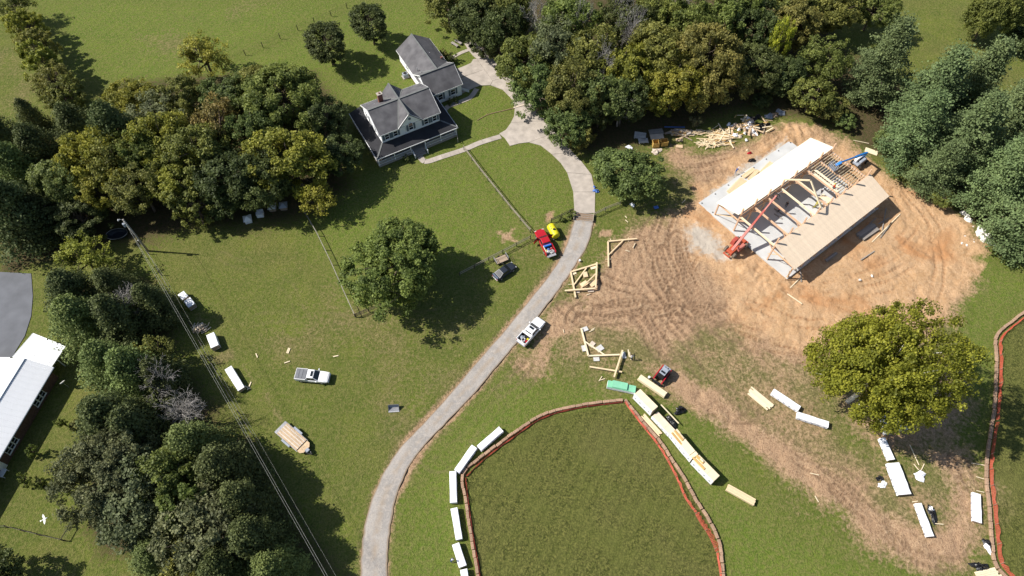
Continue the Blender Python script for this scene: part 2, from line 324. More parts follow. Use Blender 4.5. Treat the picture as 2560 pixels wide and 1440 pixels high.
for k, v in mask.items():
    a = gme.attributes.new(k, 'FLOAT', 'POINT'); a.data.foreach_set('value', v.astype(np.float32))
gme.update(calc_edges=True); gme.validate()
gm = bpy.data.materials.new('ground'); N, L, B = nodes(gm)
tc = N.new('ShaderNodeTexCoord')
def nse(sc, det=4, dist=0.0, rough=.55):
    n = N.new('ShaderNodeTexNoise'); n.inputs['Scale'].default_value = sc; n.inputs['Detail'].default_value = det; n.inputs['Distortion'].default_value = dist; n.inputs['Roughness'].default_value = rough
    L.new(tc.outputs['Object'], n.inputs['Vector']); return n.outputs[0]
def rng(s, a, b, c=0., d=1.):
    m = N.new('ShaderNodeMapRange'); m.inputs[1].default_value = a; m.inputs[2].default_value = b; m.inputs[3].default_value = c; m.inputs[4].default_value = d; L.new(s, m.inputs[0]); return m.outputs[0]
def mix(f, a, b):
    m = N.new('ShaderNodeMix'); m.data_type = 'RGBA'
    for s, i in ((f, 0), (a, 6), (b, 7)):
        if isinstance(s, tuple): m.inputs[i].default_value = (*s, 1)
        elif isinstance(s, float): m.inputs[i].default_value = s
        else: L.new(s, m.inputs[i])
    return m.outputs[2]
def math_(op, a, b):
    m = N.new('ShaderNodeMath'); m.operation = op
    for i, s in enumerate((a, b)):
        if isinstance(s, (int, float)): m.inputs[i].default_value = s
        else: L.new(s, m.inputs[i])
    return m.outputs[0]
def attr(n): a = N.new('ShaderNodeAttribute'); a.attribute_name = n; return a.outputs['Fac']
def breakup(a, noise, w=.5):      # mask edge torn by noise
    return rng(math_('ADD', a, math_('MULTIPLY', math_('SUBTRACT', noise, .5), w)), .32, .68)
big = nse(.035, 3); midn = nse(.22, 4); fine = nse(1.6, 4, .3, .65); vfine = nse(5.5, 3, 0, .7); patch = nse(.09, 5, .8)
sp = nse(3.2, 3, .2, .7); streak = nse(.5, 5, 2.5)
g0 = mix(rng(big, .35, .65), (.130, .162, .026), (.168, .198, .031))
g1 = mix(rng(patch, .42, .68), g0, (.178, .160, .050))
g2 = mix(rng(midn, .32, .68, 0, .85), g1, (.085, .115, .022))
g2 = mix(math_('MULTIPLY', attr('lush'), .8), g2, mix(rng(midn, .35, .65), (.104, .174, .021), (.168, .226, .030)))
wv_ = N.new('ShaderNodeTexWave'); wv_.inputs['Scale'].default_value = .16; wv_.inputs['Distortion'].default_value = 1.2; wv_.inputs['Detail'].default_value = 2; mpw = N.new('ShaderNodeMapping'); mpw.inputs['Rotation'].default_value = (0, 0, .5); L.new(tc.outputs['Object'], mpw.inputs[0]); L.new(mpw.outputs[0], wv_.inputs['Vector'])
g2 = mix(math_('MULTIPLY', rng(wv_.outputs['Fac'], .3, .7, 0, .28), rng(attr('lush'), 0, 1, .45, 1.)), g2, (.175, .205, .05))
g2 = mix(rng(streak, .55, .72, 0, .5), g2, (.175, .165, .055))
g3 = mix(rng(fine, .40, .64, 0, .75), g2, (.205, .190, .065))
g3 = mix(rng(sp, .38, .52, .48, 0), g3, (.066, .095, .016))
g3 = mix(rng(vfine, .36, .54, .52, 0), g3, (.046, .062, .012))
ol = mix(rng(fine, .35, .65), (.092, .106, .023), (.200, .195, .054)); ol = mix(rng(sp, .38, .54, .8, 0), ol, (.040, .046, .012)); ol = mix(rng(vfine, .38, .58, .6, 0.), ol, (.028, .030, .009)); ol = mix(rng(midn, .45, .7, 0, .6), ol, (.115, .128, .030)); ol = mix(rng(patch, .5, .7, 0, .3), ol, (.15, .135, .05)); ol = mix(math_('MULTIPLY', rng(wv_.outputs['Fac'], .3, .7, 0, .15), 1.), ol, (.17, .17, .05))
dryc = mix(rng(fine, .35, .65), (.155, .135, .052), (.31, .255, .115)); dryc = mix(rng(sp, .38, .52, .6, 0), dryc, (.10, .092, .035)); dryc = mix(rng(vfine, .35, .6, .6, 0), dryc, (.08, .068, .03))
dirtc = mix(rng(fine, .35, .65), (.32, .200, .118), (.52, .36, .225)); dirtc = mix(rng(midn, .35, .65), dirtc, (.44, .285, .175)); dirtc = mix(rng(sp, .34, .46, .7, 0), dirtc, (.24, .14, .08)); dirtc = mix(rng(vfine, .36, .48, .7, 0), dirtc, (.17, .10, .065))
clayc = mix(rng(midn, .3, .7), (.46, .275, .135), (.54, .345, .195)); clayc = mix(rng(fine, .35, .65, 0, .5), clayc, (.62, .43, .265)); clayc = mix(rng(patch, .55, .7, 0, .7), clayc, (.43, .19, .07)); clayc = mix(rng(sp, .34, .46, .5, 0), clayc, (.36, .20, .10)); clayc = mix(rng(vfine, .34, .46, .5, 0), clayc, (.29, .155, .08))
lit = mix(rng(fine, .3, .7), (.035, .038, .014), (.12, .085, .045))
c = mix(breakup(attr('olive'), fine, .3), g3, ol)
c = mix(math_('MULTIPLY', breakup(attr('dry'), math_('ADD', math_('MULTIPLY', patch, .5), math_('MULTIPLY', fine, .5)), 1.6), .85), c, dryc)
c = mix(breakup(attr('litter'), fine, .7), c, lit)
c = mix(math_('MULTIPLY', breakup(attr('dirt'), math_('ADD', math_('MULTIPLY', midn, .5), math_('MULTIPLY', fine, .5)), 1.5), .95), c, dirtc)
c = mix(breakup(attr('clay'), math_('ADD', math_('MULTIPLY', midn, .5), math_('MULTIPLY', fine, .5)), 1.3), c, clayc)
c = mix(math_('MULTIPLY', breakup(attr('dust'), fine, .8), .85), c, (.48, .44, .38))
rc = mix(attr('dirt'), (.20, .15, .085), (.17, .10, .06)); rc = mix(attr('clay'), rc, (.36, .20, .10))
c = mix(math_('MULTIPLY', attr('rut'), rng(attr('dirt'), 0., .6, .3, 1.)), c, rc)
L.new(c, B.inputs['Base Color']); B.inputs['Roughness'].default_value = .95; B.inputs['Specular IOR Level'].default_value = .12
hgt = math_('ADD', math_('MULTIPLY', fine, .5), math_('MULTIPLY', vfine, .6))
bp = N.new('ShaderNodeBump'); bp.inputs['Strength'].default_value = 1.0; bp.inputs['Distance'].default_value = .3; L.new(hgt, bp.inputs['Height']); L.new(bp.outputs[0], B.inputs['Normal'])
gme.materials.append(gm)
structure(obj('ground', gme))

# ------------------------------------------------------------------ lane, driveway, walks, pads
def lane_mat():
    m = bpy.data.materials.new('lane'); global N, L, B, tc
    N, L, B = nodes(m); tc = N.new('ShaderNodeTexCoord')
    a = mix(rng(nse(.3, 4), .35, .65), (.29, .27, .25), (.375, .345, .315)); a = mix(rng(nse(1.5, 5, .6), .45, .72), a, (.42, .375, .33)); a = mix(rng(nse(5, 3), .3, .5, .45, 0), a, (.20, .18, .165))
    a = mix(rng(attr('edge'), .35, .95, 0, 1), a, (.245, .18, .12)); a = mix(math_('MULTIPLY', rng(attr('mid'), .2, 1., 0, .6), rng(nse(.5, 4, .5), .4, .6)), a, (.32, .25, .18))
    L.new(a, B.inputs['Base Color']); B.inputs['Roughness'].default_value = .95; B.inputs['Specular IOR Level'].default_value = .15
    b = N.new('ShaderNodeBump'); b.inputs['Distance'].default_value = .04; L.new(nse(4, 4), b.inputs['Height']); L.new(b.outputs[0], B.inputs['Normal'])
    return m
def smooth_line(P, n=10):
    Q = []
    for i in range(len(P)-1):
        p0, p1, p2, p3 = [Vector(P[min(max(j, 0), len(P)-1)]) for j in (i-1, i, i+1, i+2)]
        for t in np.linspace(0, 1, n+1)[:-1]: Q.append(.5*(2*p1+(p2-p0)*t+(2*p0-5*p1+4*p2-p3)*t*t+(3*p1-p0-3*p2+p3)*t**3))
    return Q+[Vector(P[-1])]
LL = [(1437,551),(1425,590),(1405,640),(1378,682),(1340,732),(1300,782),(1250,842),(1195,905),(1130,982),(1062,1058),(1003,1118),(962,1180),(935,1240),(915,1310),(905,1380),(903,1450),(905,1560),(915,1700)]
LR = [(1482,551),(1473,600),(1442,655),(1410,702),(1370,757),(1330,807),(1288,858),(1238,918),(1177,990),(1108,1062),(1060,1112),(1018,1172),(990,1240),(975,1310),(968,1380),(968,1450),(972,1560),(985,1700)]
A_ = smooth_line(pts(LL), 12); B_ = smooth_line(pts(LR), 12); n = len(A_); K = 13
vs = []; ed = []; md = []
for i in range(n):
    ja = .22*(vnoise(np.array([i*.35]), np.array([3.3]), 1.)[0]-.5); jb = .22*(vnoise(np.array([i*.35]), np.array([9.7]), 1.)[0]-.5); d = (B_[i]-A_[i]).normalized()
    a = A_[i]-d*(ja+.12); b = B_[i]+d*(jb+.12)
    for k in range(K):
        t = k/(K-1); p = a.lerp(b, t); vs.append((p.x, p.y, .012+.05*(1-(2*t-1)**2))); ed.append(abs(2*t-1)**5); md.append(math.exp(-((t-.5)/.16)**2))
fs = [(i*K+k, i*K+k+1, (i+1)*K+k+1, (i+1)*K+k) for i in range(n-1) for k in range(K-1)]
me = bpy.data.meshes.new('gravel_lane'); me.from_pydata(vs, [], fs)
for nm, v in (('edge', ed), ('mid', md)):
    a = me.attributes.new(nm, 'FLOAT', 'POINT'); a.data.foreach_set('value', v)
me.materials.append(lane_mat()); structure(obj('gravel_lane', me))
def shrink(poly, d=.03):
    c = sum(poly, Vector())/len(poly); return [p+(c-p).normalized()*d for p in poly]
drive = bpy.data.objects.new('concrete_driveway', None); C.objects.link(drive); structure(drive)
panels = [[(1436,533),(1487,533),(1488,480),(1433,480)], [(1433,480),(1488,480),(1479,437),(1450,434),(1418,432)], [(1418,432),(1450,434),(1479,437),(1455,405),(1432,381),(1380,386),(1402,408)], [(1380,386),(1432,381),(1410,354),(1391,331),(1322,356),(1352,364)],
  [(1275,365),(1298,359),(1322,356),(1391,331),(1372,302),(1277,307),(1264,325),(1248,334),(1262,346)], [(1277,307),(1285,290),(1287,268),(1335,266),(1355,280),(1372,302)], [(1287,268),(1283,254),(1275,243),(1302,214),(1318,238),(1335,266)],
  [(1275,243),(1257,225),(1226,213),(1232,202),(1266,193),(1285,200),(1302,214)], [(1150,236),(1180,222),(1200,214),(1226,213),(1232,202),(1211,174),(1173,187),(1148,196)], [(1173,187),(1211,174),(1192,147),(1183,148),(1178,157),(1165,163),(1143,172),(1143,196)],
  [(1211,174),(1232,202),(1266,193),(1250,170),(1235,150),(1192,147)], [(1192,147),(1235,150),(1215,122),(1190,100),(1161,109),(1172,127),(1183,140)]]
for p in panels:
    q = shrink(pts(p), .035); MB().prism([(v.x, v.y) for v in q], -.1, .045).build('concrete_panel', 'concrete', drive)
def walk(name, line, w, step=1.6):
    root = bpy.data.objects.new(name, None); C.objects.link(root); structure(root)
    P = smooth_line(pts(line), 8); acc = 0; cur = [P[0]]; segs = []
    for a, b in zip(P[:-1], P[1:]):
        cur.append(b); acc += (b-a).length
        if acc > step: segs.append(cur); cur = [b]; acc = 0
    if len(cur) > 1: segs.append(cur)
    for sg in segs:
        l = []; r = []
        for i, p in enumerate(sg):
            d = (sg[min(i+1, len(sg)-1)]-sg[max(i-1, 0)]).normalized(); nn = Vector((-d.y, d.x, 0))*w/2; l.append(p+nn); r.append(p-nn)
        q = shrink(l+r[::-1], .02); MB().prism([(v.x, v.y) for v in q], -.1, .04).build('concrete_panel', 'concrete', root)
walk('front_walk', [(1252,341),(1200,357),(1160,374),(1105,392),(1065,404),(1050,392)], 1.25)
walk('garage_walk', [(1192,222),(1176,243),(1150,255),(1118,268),(1105,290)], 1.1)
walk('side_walk', [(1180,122),(1155,131),(1128,145)], .9)
p = [G(*q) for q in [(-260,690),(0,680),(78,684),(82,740),(78,790),(62,840),(30,893),(0,905),(-260,1000)]]
pm = MB(); pm.prism([(v.x, v.y) for v in p], -.1, .03); structure(pm.build('asphalt_pad', 'asphalt'))
# ------------------------------------------------------------------ trees: prototypes (trunk + crown), then individuals
def leafmesh(name, P, Nn, size, tint, m, rng):
    """many small leaf faces: P positions, Nn normals"""
    n = len(P); r = rng.normal(size=(n, 3)); u = np.cross(Nn, r); u /= np.linalg.norm(u, axis=1)[:, None]+1e-9; w = np.cross(Nn, u)
    s = size*(.6+.8*rng.random(n))[:, None]; asp = (.55+.4*rng.random(n))[:, None]
    V = np.stack([P-u*s, P-w*s*asp+u*s*.1, P+u*s, P+w*s*asp+u*s*.1], 1).reshape(-1, 3)
    me = bpy.data.meshes.new(name); me.vertices.add(4*n); me.vertices.foreach_set('co', V.ravel())
    me.loops.add(4*n); me.loops.foreach_set('vertex_index', np.arange(4*n)); me.polygons.add(n); me.polygons.foreach_set('loop_start', np.arange(0, 4*n, 4))
    a = me.attributes.new('tint', 'FLOAT', 'FACE'); a.data.foreach_set('value', np.clip(tint, 0, 1).astype(np.float32))
    me.update(calc_edges=True); me.materials.append(MATS[m]); return me
def limb(mb, a, b, r0, r1, rng, n=5, wig=.08, seg=4):
    a = np.array(a, float); b = np.array(b, float); L_ = np.linalg.norm(b-a)
    pp = [a+(b-a)*t+(rng.normal(size=3)*wig*L_*math.sin(math.pi*t) if 0 < t < 1 else 0) for t in np.linspace(0, 1, seg)]
    mb.tube([Vector(p) for p in pp], [r0+(r1-r0)*t for t in np.linspace(0, 1, seg)], n)
    return pp
def proto_round(seed, R0, hc, hz, ncl, lpc, leaf, flat=.75, fill=.5, barkm='bark', trunk=.035, gap=.0, topbare=0):
    rng = np.random.default_rng(seed); lob = rng.normal(size=(7, 3)); lob /= np.linalg.norm(lob, axis=1)[:, None]; lw = rng.uniform(-.32, .42, 7)
    cs = []
    while len(cs) < ncl:
        d = rng.normal(size=3); d /= np.linalg.norm(d)
        if d[2] < -.55 and rng.random() < .8: continue
        k = 1+sum(w*max(0, d@l)**3 for w, l in zip(lw, lob))
        rad = (1-fill*rng.random()**2.0)*k*rng.uniform(.9, 1.1)
        c = d*rad*np.array([R0, R0, hz])*.86
        if gap and vnoise(np.array([c[0]/R0*5+9]), np.array([c[1]/R0*5+c[2]/R0*2+seed]), 1.0)[0] < gap: continue
        cs.append(c)
    cs = np.array(cs); P = []; Nn = []; T = []
    cr = R0*.155*(120/ncl)**.2
    for c in cs:
        n = int(lpc*rng.uniform(.6, 1.4)); q = rng.normal(size=(n, 3)); q /= np.linalg.norm(q, axis=1)[:, None]; q *= rng.random(n)[:, None]**.4
        q *= cr*rng.uniform(.7, 1.35)*np.array([1, 1, .7]); P.append(c+q)
        o = c/np.array([R0, R0, hz]); o = o/(np.linalg.norm(o)+1e-6)
        nn = .55*o+.35*q/cr+np.array([0, 0, .45])+rng.normal(size=(n, 3))*.75; Nn.append(nn/np.linalg.norm(nn, axis=1)[:, None])
        T.append(np.full(n, rng.uniform(.12, .85))+rng.normal(size=n)*.17)
    P = np.concatenate(P); Nn = np.concatenate(Nn); T = np.concatenate(T)
    mc = P[:, :2].mean(0); P[:, :2] -= mc; cs[:, :2] -= mc
    nf = R0/np.percentile(np.hypot(P[:, 0], P[:, 1]), 98); P[:, :2] *= nf; cs[:, :2] *= nf; P[:, 2] += hc
    P[:, 2] = np.maximum(P[:, 2], .15)
    me = leafmesh('crown', P, Nn, leaf, T, 'leaves', rng)
    tb = MB(); r0 = R0*trunk+.1; fork = max(hc-hz*.55, hc*.3)
    limb(tb, (0, 0, -.15), (rng.normal()*.2, rng.normal()*.2, fork), r0, r0*.75, rng, 8, .02)
    limb(tb, (0, 0, fork), (rng.normal()*.3, rng.normal()*.3, hc+hz*.75), r0*.7, .04, rng, 6, .05, 6)
    for c in cs[rng.permutation(len(cs))[:min(len(cs), 34)]]:
        z0 = fork+(hc-fork)*rng.random()*.8; limb(tb, (0, 0, z0), (c[0], c[1], c[2]+hc), r0*rng.uniform(.22, .4), .025, rng, 5, .09, 5)
    return R0, hc, me, tb.mesh('trunk', barkm, smooth=True)
def proto_cone(seed, R0, H, ncl, lpc, leaf, base=.06, m='needles', pine=False):
    rng = np.random.default_rng(seed); P = []; Nn = []; T = []; tb = MB(); limb(tb, (0, 0, -.15), (rng.normal()*.2, rng.normal()*.2, H*.98), R0*.05+.08, .03, rng, 7, .01, 6)
    side = rng.uniform(.75, 1.15, 12)
    for i in range(ncl):
        t = (i+.5)/ncl; t = t**1.25; z = H*(base+(1-base)*t); a = i*2.39996+rng.normal()*.35
        prof = (1-t)**(.75 if pine else .62)*(.55+.45*min(1, t/.12)); rr = R0*prof*side[int(a/6.2832*12) % 12]*rng.uniform(.45, 1.2)
        dirv = np.array([math.cos(a), math.sin(a), 0]); L_ = rr
        if pine:
            c0 = np.array([0, 0, z-.08*L_]); tip = dirv*L_+np.array([0, 0, z+.10*L_]); limb(tb, c0, tip, .07, .02, rng, 4, .03, 3)
            n = int(lpc*(.35+L_/R0)); s = rng.random(n)**.55; pos = c0+(tip-c0)*s[:, None]
            wd = (.09+.12*(1-np.abs(2*s-1)))*R0; off = rng.normal(size=(n, 3))*np.array([1, 1, .30])*wd[:, None]*.75; pos = pos+off
            nn = np.array([0, 0, 1.])+.3*dirv+rng.normal(size=(n, 3))*.75
        else:
            n = lpc; cc = dirv*L_*.78+np.array([0, 0, z]); q = rng.normal(size=(n, 3)); q /= np.linalg.norm(q, axis=1)[:, None]; q *= rng.random(n)[:, None]**.45
            pos = cc+q*np.array([1, 1, 1.25])*R0*.21*(.6+.6*prof); nn = dirv*.7+np.array([0, 0, .5])+.35*q+rng.normal(size=(n, 3))*.75
            if i % 4 == 0: limb(tb, (0, 0, z*.92), cc, .06, .02, rng, 4, .04, 3)
        P.append(pos); Nn.append(nn/np.linalg.norm(nn, axis=1)[:, None]); T.append(np.full(n, rng.uniform(.25, .7))+rng.normal(size=n)*.12)
    P = np.concatenate(P); P[:, :2] *= R0/np.percentile(np.hypot(P[:, 0], P[:, 1]), 97); P[:, 2] = np.maximum(P[:, 2], .1)
    return R0, H*.45, leafmesh('crown', P, np.concatenate(Nn), leaf, np.concatenate(T), m, rng), tb.mesh('trunk', 'bark', smooth=True)
def proto_bare(seed, R0, H, levels=5, m='bark_grey'):
    rng = np.random.default_rng(seed); tb = MB(); cb = MB()
    def grow(p, d, L_, r, lv):
        e = p+d*L_; mb = tb if lv >= levels-1 else cb
        limb(mb, p, e, r, r*.68, rng, 6 if lv >= levels-1 else 3, .05, 4 if lv > 1 else 3)
        if lv == 0: return
        for _ in range(3 if lv > 2 else (4 if lv == 2 else 3)):
            nd = d+rng.normal(size=3)*.55+np.array([0, 0, .12]); nd /= np.linalg.norm(nd); grow(e, nd, L_*rng.uniform(.62, .88), r*.6, lv-1)
        if lv < levels:
            nd = d+rng.normal(size=3)*.7; nd /= np.linalg.norm(nd); grow(p+d*L_*.55, nd, L_*.6, r*.5, lv-1)
    grow(np.array([0, 0, -.1]), np.array([0, 0, 1.]), H*.30, .2, levels)
    return R0, H*.6, cb.mesh('branches', m, smooth=True), tb.mesh('trunk', m, smooth=True)
PR = {
 'round': [proto_round(11, 3.4, 3.6, 2.7, 130, 60, .15, gap=.25), proto_round(12, 3.6, 3.8, 3.0, 130, 60, .15, gap=.35), proto_round(13, 5.6, 6.0, 4.4, 250, 78, .17, gap=.32), proto_round(14, 6.0, 6.6, 4.8, 260, 80, .17, gap=.4), proto_round(15, 8.8, 7.2, 5.6, 520, 84, .18, gap=.36), proto_round(18, 5.8, 6.2, 4.2, 220, 80, .17, gap=.43), proto_round(19, 5.4, 6.4, 5.2, 230, 80, .17, gap=.4), proto_round(20, 6.2, 5.6, 3.8, 240, 80, .17, fill=.65, gap=.45)],
 'loose': [proto_round(21, 4.5, 4.6, 3.4, 100, 52, .15, fill=.75, gap=.45), proto_round(22, 6.0, 6.8, 4.8, 180, 62, .17, fill=.7, gap=.45)],
 'maple': [proto_round(31, 9.2, 7.0, 5.6, 620, 88, .175, gap=.38)],
 'sycamore': [proto_round(41, 13.0, 10.5, 8.2, 1150, 84, .19, fill=.75, barkm='bark_pale', trunk=.035, gap=.26)],
 'oval': [proto_round(51, 4.6, 6.0, 5.4, 230, 76, .16, fill=.4, gap=.2)],
 'cedar': [proto_cone(61, 3.6, 10, 180, 74, .135), proto_cone(62, 4.2, 11, 200, 78, .14), proto_cone(63, 3.0, 7.5, 140, 62, .125, .03)],
 'pine': [proto_cone(71, 6.0, 19, 105, 260, .18, .08, pine=True), proto_cone(72, 6.6, 20, 112, 270, .19, .06, pine=True)],
 'shrub': [proto_round(81, 1.6, 1.2, 1.15, 40, 44, .12, fill=.8), proto_round(82, 2.2, 1.5, 1.4, 50, 48, .13, fill=.7)],
 'bare': [proto_bare(91, 4.0, 9), proto_bare(92, 4.4, 10)],
}
COL = {'dark': (.095, .118, .036), 'mid': (.170, .205, .048), 'yel': (.270, .275, .044), 'olive': (.205, .212, .050), 'brown': (.205, .200, .054), 'cedar': (.095, .115, .038), 'pine': (.150, .200, .078),
       'syc': (.250, .240, .028), 'greyg': (.175, .195, .090), 'lime': (.34, .38, .042), 'rust': (.225, .180, .058), 'green': (.150, .192, .056)}
_k = 0
def tree(px, py, r, hc, sp, col, label, group=None, pi=None, cat='tree', name=None, base=None, zs=None):
    """crown centre seen at pixel px,py stands hc above the ground; r = crown radius in metres"""
    global _k; _k += 1; rg = random.Random(_k*31+5)
    lst = PR[sp]; c_ = sorted(range(len(lst)), key=lambda i: abs(math.log(lst[i][0]/r))+rg.random()*.25); R0, h0, cm, tm = lst[c_[0] if pi is None else pi]
    p = G(px, py, hc) if base is None else G(*base)
    o = thing(name or {'cedar': 'cedar_tree', 'pine': 'pine_tree', 'bare': 'bare_tree', 'sycamore': 'sycamore_tree', 'shrub': 'shrub'}.get(sp, 'leafy_tree'), label, cat, (p.x, p.y, -.03), rg.random()*6.28, group)
    s = r*(1.1 if sp in ('round', 'loose', 'cedar') and r > 3 and group else 1.0)/R0; o.scale = (s*rg.uniform(.94, 1.06), s*rg.uniform(.94, 1.06), (hc/h0) if zs is None else zs); 
    c = obj('crown' if sp != 'bare' else 'branches', cm, o); obj('trunk' if sp != 'shrub' else 'stem', tm, o)
    b = COL[col]; v = rg.uniform(.88, 1.12); c.color = (b[0]*v*rg.uniform(.93, 1.07), b[1]*v, b[2]*v, 1)
    return o
g1, g2, g3, g4, g5 = 'trees of the grove left of the white house', 'trees of the woods behind the building site', 'pines along the right edge of the building site', 'trees between the long house and the power line', 'trees of the hedgerow at the top left'
